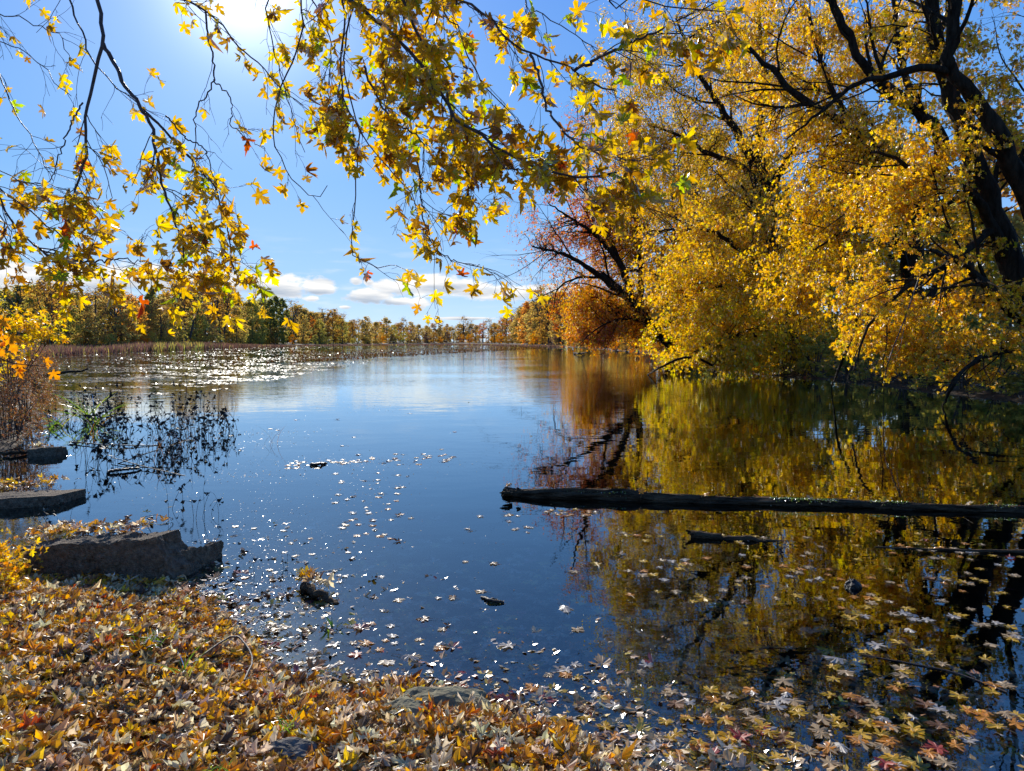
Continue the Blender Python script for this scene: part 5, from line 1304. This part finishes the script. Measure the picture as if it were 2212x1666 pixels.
# bent black stalks forming angles over the water
wood_thing('bent_stalk', 'black stalk bent into a diamond over the water behind the large slab', [([surf(300, 1122, -.03), surf(306, 1118, .0), surf(336, 1112, .12)], .0035, .003), ([surf(336, 1112, .12), surf(372, 1120, .035), surf(370, 1124, .01)], .003, .003), ([surf(305, 1120, .0), surf(345, 1134, .0), surf(368, 1122, .02)], .003, .003), ([surf(322, 1122, .02), surf(330, 1118, .05), surf(318, 1120, .02)], .010, .006)], 'stalk', 'weed')
wood_thing('bent_stalk', 'zigzag black stalk in the water left of the diamond one', [([surf(285, 1142, -.02), surf(283, 1136, .02), surf(298, 1132, .075)], .003, .0025), ([surf(298, 1132, .075), surf(276, 1128, .11), surf(270, 1130, .11)], .003, .004)], 'stalk', 'weed')
wood_thing('floating_stick', 'thin black stick slanting through the wilted weeds', [([surf(255, 1002, .0), surf(330, 975, .12), surf(410, 950, .2)], .008, .005)], 'stick', 'weed')
wood_thing('floating_stick', 'second thin black stick crossing low below the slanting one', [([surf(240, 988, .05), surf(320, 1010, .03), surf(400, 1028, .0)], .006, .005)], 'stick', 'weed')
wood_thing('floating_stick', 'short thick black stick lying flat below the wilted weeds', [([surf(232, 1020, .02), surf(270, 1014, .03), surf(300, 1012, .02)], .022, .014)], 'stick', 'weed')
wood_thing('floating_stick', 'short dark stick adrift in the pale scum left of centre', [([surf(672, 1004, .01), surf(690, 1003, .02), surf(706, 1001, .0)], .022, .012)], 'stick', 'weed')
wood_thing('floating_stick', 'thin dark stick lying at the foot of the brown shrub', [([surf(150, 955, .02), surf(250, 962, .03), surf(350, 962, .0)], .012, .006)], 'stick', 'weed')

# ------------------------------------------------------------------ grasses, blades, shrubs on the left bank
def blades(name, px, py, z, n, h, spread, pal, label, cat='grass', w=0.004, kind=None, lean=.45):
    a = Acc(); p0 = on_plane(px, py, z); P = p0 + rng.normal(size=(n, 3)) * [spread, spread, 0]; P[:, 2] = p0[2] - .02
    q = 6; d = unit(rng.normal(size=(n, 3)) * [lean, lean, .05] + [0, 0, 1]); hh = h * rng.uniform(.5, 1.15, n)[:, None]; side = unit(np.cross(d, rng.normal(size=(n, 3))))
    for_pts = [P]
    for k in range(1, q): d = unit(d + unit(d * [1, 1, 0]) * .16 - [0, 0, .10]); for_pts.append(for_pts[-1] + d * hh / (q - 1))
    C = np.stack(for_pts, 1); ww = w * np.array([1, 1, .9, .75, .5, .08]); Lf = C - side[:, None] * ww[None, :, None]; Rt = C + side[:, None] * ww[None, :, None]
    V = np.stack([Lf, Rt], 2).reshape(n, q * 2, 3); Fq = np.array([(2 * k, 2 * k + 1, 2 * k + 3, 2 * k + 2) for k in range(q - 1)])
    a.add(V.reshape(-1, 3), (Fq[None] + (np.arange(n) * q * 2)[:, None, None]).reshape(-1, 4), np.repeat(pick(pal, n), q * 2, axis=0))
    return tag(a.build(name, M['grass'], origin=p0), label, cat, kind=kind)
blades('grass_tuft', 320, 1385, .20, 90, .09, .045, 'green', 'small bright green grass tuft in the leaf litter near the water', w=.0016)
blades('grass_tuft', 398, 1450, .20, 14, .16, .012, 'green', 'few long arching yellow-green grass blades below the bright tuft', w=.0028)
blades('grass_tuft', 625, 1560, .17, 26, .10, .03, 'green', 'dark green grass tuft in the litter at bottom centre', w=.0022)
blades('grass_tuft', 465, 1655, .24, 18, .06, .03, 'green', 'tiny green weed sprouting at the bottom edge', w=.003)
blades('water_plant', 713, 1372, -.03, 9, .13, .02, 'green', 'cut green reed stub standing in the glittering shallows', 'plant', .008, lean=.12)
blades('water_plant', 200, 915, 0, 36, .95, .10, 'green', 'tall green sword-shaped blades between brown shrub and wilted weeds', 'plant', .012, lean=.35)
blades('water_plant', 125, 925, 0, 26, .5, .10, 'green', 'short green blades at the foot of the brown shrub', 'plant', .012, lean=.5)
blades('water_plant', 205, 935, 0, 7, .7, .04, 'litter', 'dry yellow reed stems right of the green blades', 'plant', .006, lean=.25)
for (x, y, n, l) in ((585, 960, 6, 'few upright thin rushes standing alone far from the bank'), (400, 960, 12, 'thin upright rushes at the outer edge of the weeds'), (370, 990, 12, 'thin rushes nearest the open water by the weeds')):
    blades('rush', x, y, 0, n, .5, .12, 'dry', l, 'rush', .003, lean=.1)

def bush(name, px, py, depth_z, h, wpx, n_cl, pal, label, leaf, tpl='kite', per_t=9, per_l=9, stems=16, cat='shrub', lean=0.0, mat='leaf_tree', group=None, hang=.1, z0=None):
    b = on_plane(px, py); b[2] = gz(b[0], b[1]) if z0 is None else z0
    root = thing(name, tuple(b), label, cat, group); wood, lf = Acc(), Acc(); limbs = []; wd = wpx / F * b[1]
    for k in range(stems):
        an = random.uniform(0, 6.28); l = random.uniform(.1, 1) * wd; top = h * random.uniform(.6, .98)
        P = smooth_line([(math.cos(an) * l * .25, math.sin(an) * l * .25, -.1), (math.cos(an) * l * .5 + lean * .3, math.sin(an) * l * .5, top * .5), (math.cos(an) * l + lean, math.sin(an) * l, top)], 10)
        limbs.append((P, np.linspace(.006 + h * .004, .003, 10))); tubes(wood, *limbs[-1], 4)
    nd, nr = limb_nodes(limbs); C = ell((lean * .5, 0, h * .55), (wd, wd, h * .5), n_cl); C[:, 2] = np.clip(C[:, 2], .05, None)
    crown(wood, lf, nd, nr, C, .3, pal, per_t, per_l, leaf, tpl, .16 + h * .06, 3, 0.0, hang, .008)
    wood.build('stem', M['twig'], root); lf.build('foliage', M[mat], root); return root
random.seed(77)
bush('dry_shrub', 15, 955, 0, 1.15, 75, 95, 'dry', 'nearest red-brown seeded shrub at the left edge above the slabs', .030)
bush('dry_shrub', 58, 915, 0, 1.20, 55, 80, 'dry', 'red-brown shrub standing right of the nearest one against the water', .032)
bush('dry_shrub', -20, 900, 0, 1.5, 80, 80, 'dry', 'brown shrub behind the nearest red-brown one, cut by the frame', .034)
bush('dry_shrub', 30, 850, 0, 1.5, 60, 80, 'dry', 'dim brown shrub further along the left bank under the orange leaves', .045)
bush('dry_shrub', 62, 820, 0, 1.3, 55, 70, 'dry', 'furthest thin brown shrub at the water below the yellow sapling', .055)
# yellow sapling behind them
sp_ = at_dist(25, 790, 13.0)
def sapling():
    b = np.array([sp_[0], sp_[1], gz(sp_[0], sp_[1])]); root = thing('sapling', tuple(b), 'bright yellow-leaved sapling at the left edge above the brown shrubs', 'tree'); wood, lf = Acc(), Acc(); limbs = []
    for k in range(8):
        e = at_dist(random.uniform(-40, 115), random.uniform(665, 770), 13 + random.uniform(-.6, .6)) - b
        P = smooth_line([(random.uniform(-.2, .2), 0, -.2), e * np.array([.35, .4, .6]), e], 12); limbs.append((P, np.linspace(.016, .005, 12))); tubes(wood, *limbs[-1], 5)
    nd, nr = limb_nodes(limbs)
    C = np.vstack([ell(at_dist(x, y, 13) - b, (rx / F * 13, .5, ry / F * 13), n) for x, y, rx, ry, n in ((60, 700, 60, 25, 10), (30, 745, 55, 30, 11), (95, 715, 25, 25, 5), (10, 690, 40, 30, 5), (0, 790, 30, 40, 4))])
    crown(wood, lf, nd, nr, C, .4, 'gold', 4, 3, .09, 'star', .28, 3, .05, .6, .01)
    crown(wood, lf, nd, nr, C[::3], .4, 'lime', 4, 3, .09, 'star', .28, 3, .05, .6, .01)
    wood.build('trunk', M['twig'], root); lf.build('crown', M['leaf_tree'], root)
sapling()
# orange spray in the near left foreground, on its own small shoot
def orange_shoot():
    b = np.array([-2.9, 2.7, gz(-2.9, 2.7)]); root = thing('maple_shoot', tuple(b), 'slender young maple at the left edge with a few large orange leaves', 'tree'); wood, lf = Acc(), Acc()
    tips = [(8, 705, 2.7), (20, 745, 2.7), (-10, 760, 2.7), (45, 800, 2.8), (38, 815, 2.8), (100, 792, 2.8), (112, 822, 2.8), (5, 730, 2.7)]
    main = smooth_line([(0, 0, -.1), (.25, 0, .7), at_dist(-60, 745, 2.7) - b], 14); tubes(wood, main, np.linspace(.008, .004, 14), 6)
    main2 = smooth_line([main[-1], at_dist(20, 782, 2.75) - b, at_dist(95, 792, 2.8) - b], 14); tubes(wood, main2, np.linspace(.003, .0015, 14), 5)
    allp = np.vstack([main, main2]); E = np.array([at_dist(x, y - 18, d) - b for x, y, d in tips]); n = len(E)
    for e in E:
        s = allp[np.linalg.norm(allp - e, axis=1).argmin()]; tubes(wood, smooth_line([s, (s + e) / 2 + [0, 0, .015], e], 6), np.full(6, .0011), 4)
    leaves(lf, E, unit(rng.normal(size=(n, 3)) * [.5, .3, .2] + [0.1, 0, -1]), rng.normal(size=(n, 3)) * [.3, .1, .3] + [0, -1, .2], np.array([.062, .068, .06, .05, .042, .045, .04, .045]), np.array([(.72, .30, .04)] * n) * rng.uniform(.85, 1.1, (n, 1)), 'maple', .2, .05)
    wood.build('stem', M['twig'], root); lf.build('foliage', M['leaf_near'], root)
orange_shoot()
# low yellow weeds on the raised bank at left
random.seed(9)
bush('low_weed', -5, 1268, 0, .20, 60, 26, 'amber', 'low yellowing weed tangle on the bank at the left end of the large slab', .030, 'star', 5, 5, 10, 'weed')
bush('low_weed', -20, 1330, 0, .22, 50, 26, 'amber', 'low amber weed at the left edge below the slab', .035, 'star', 5, 4, 8, 'weed')
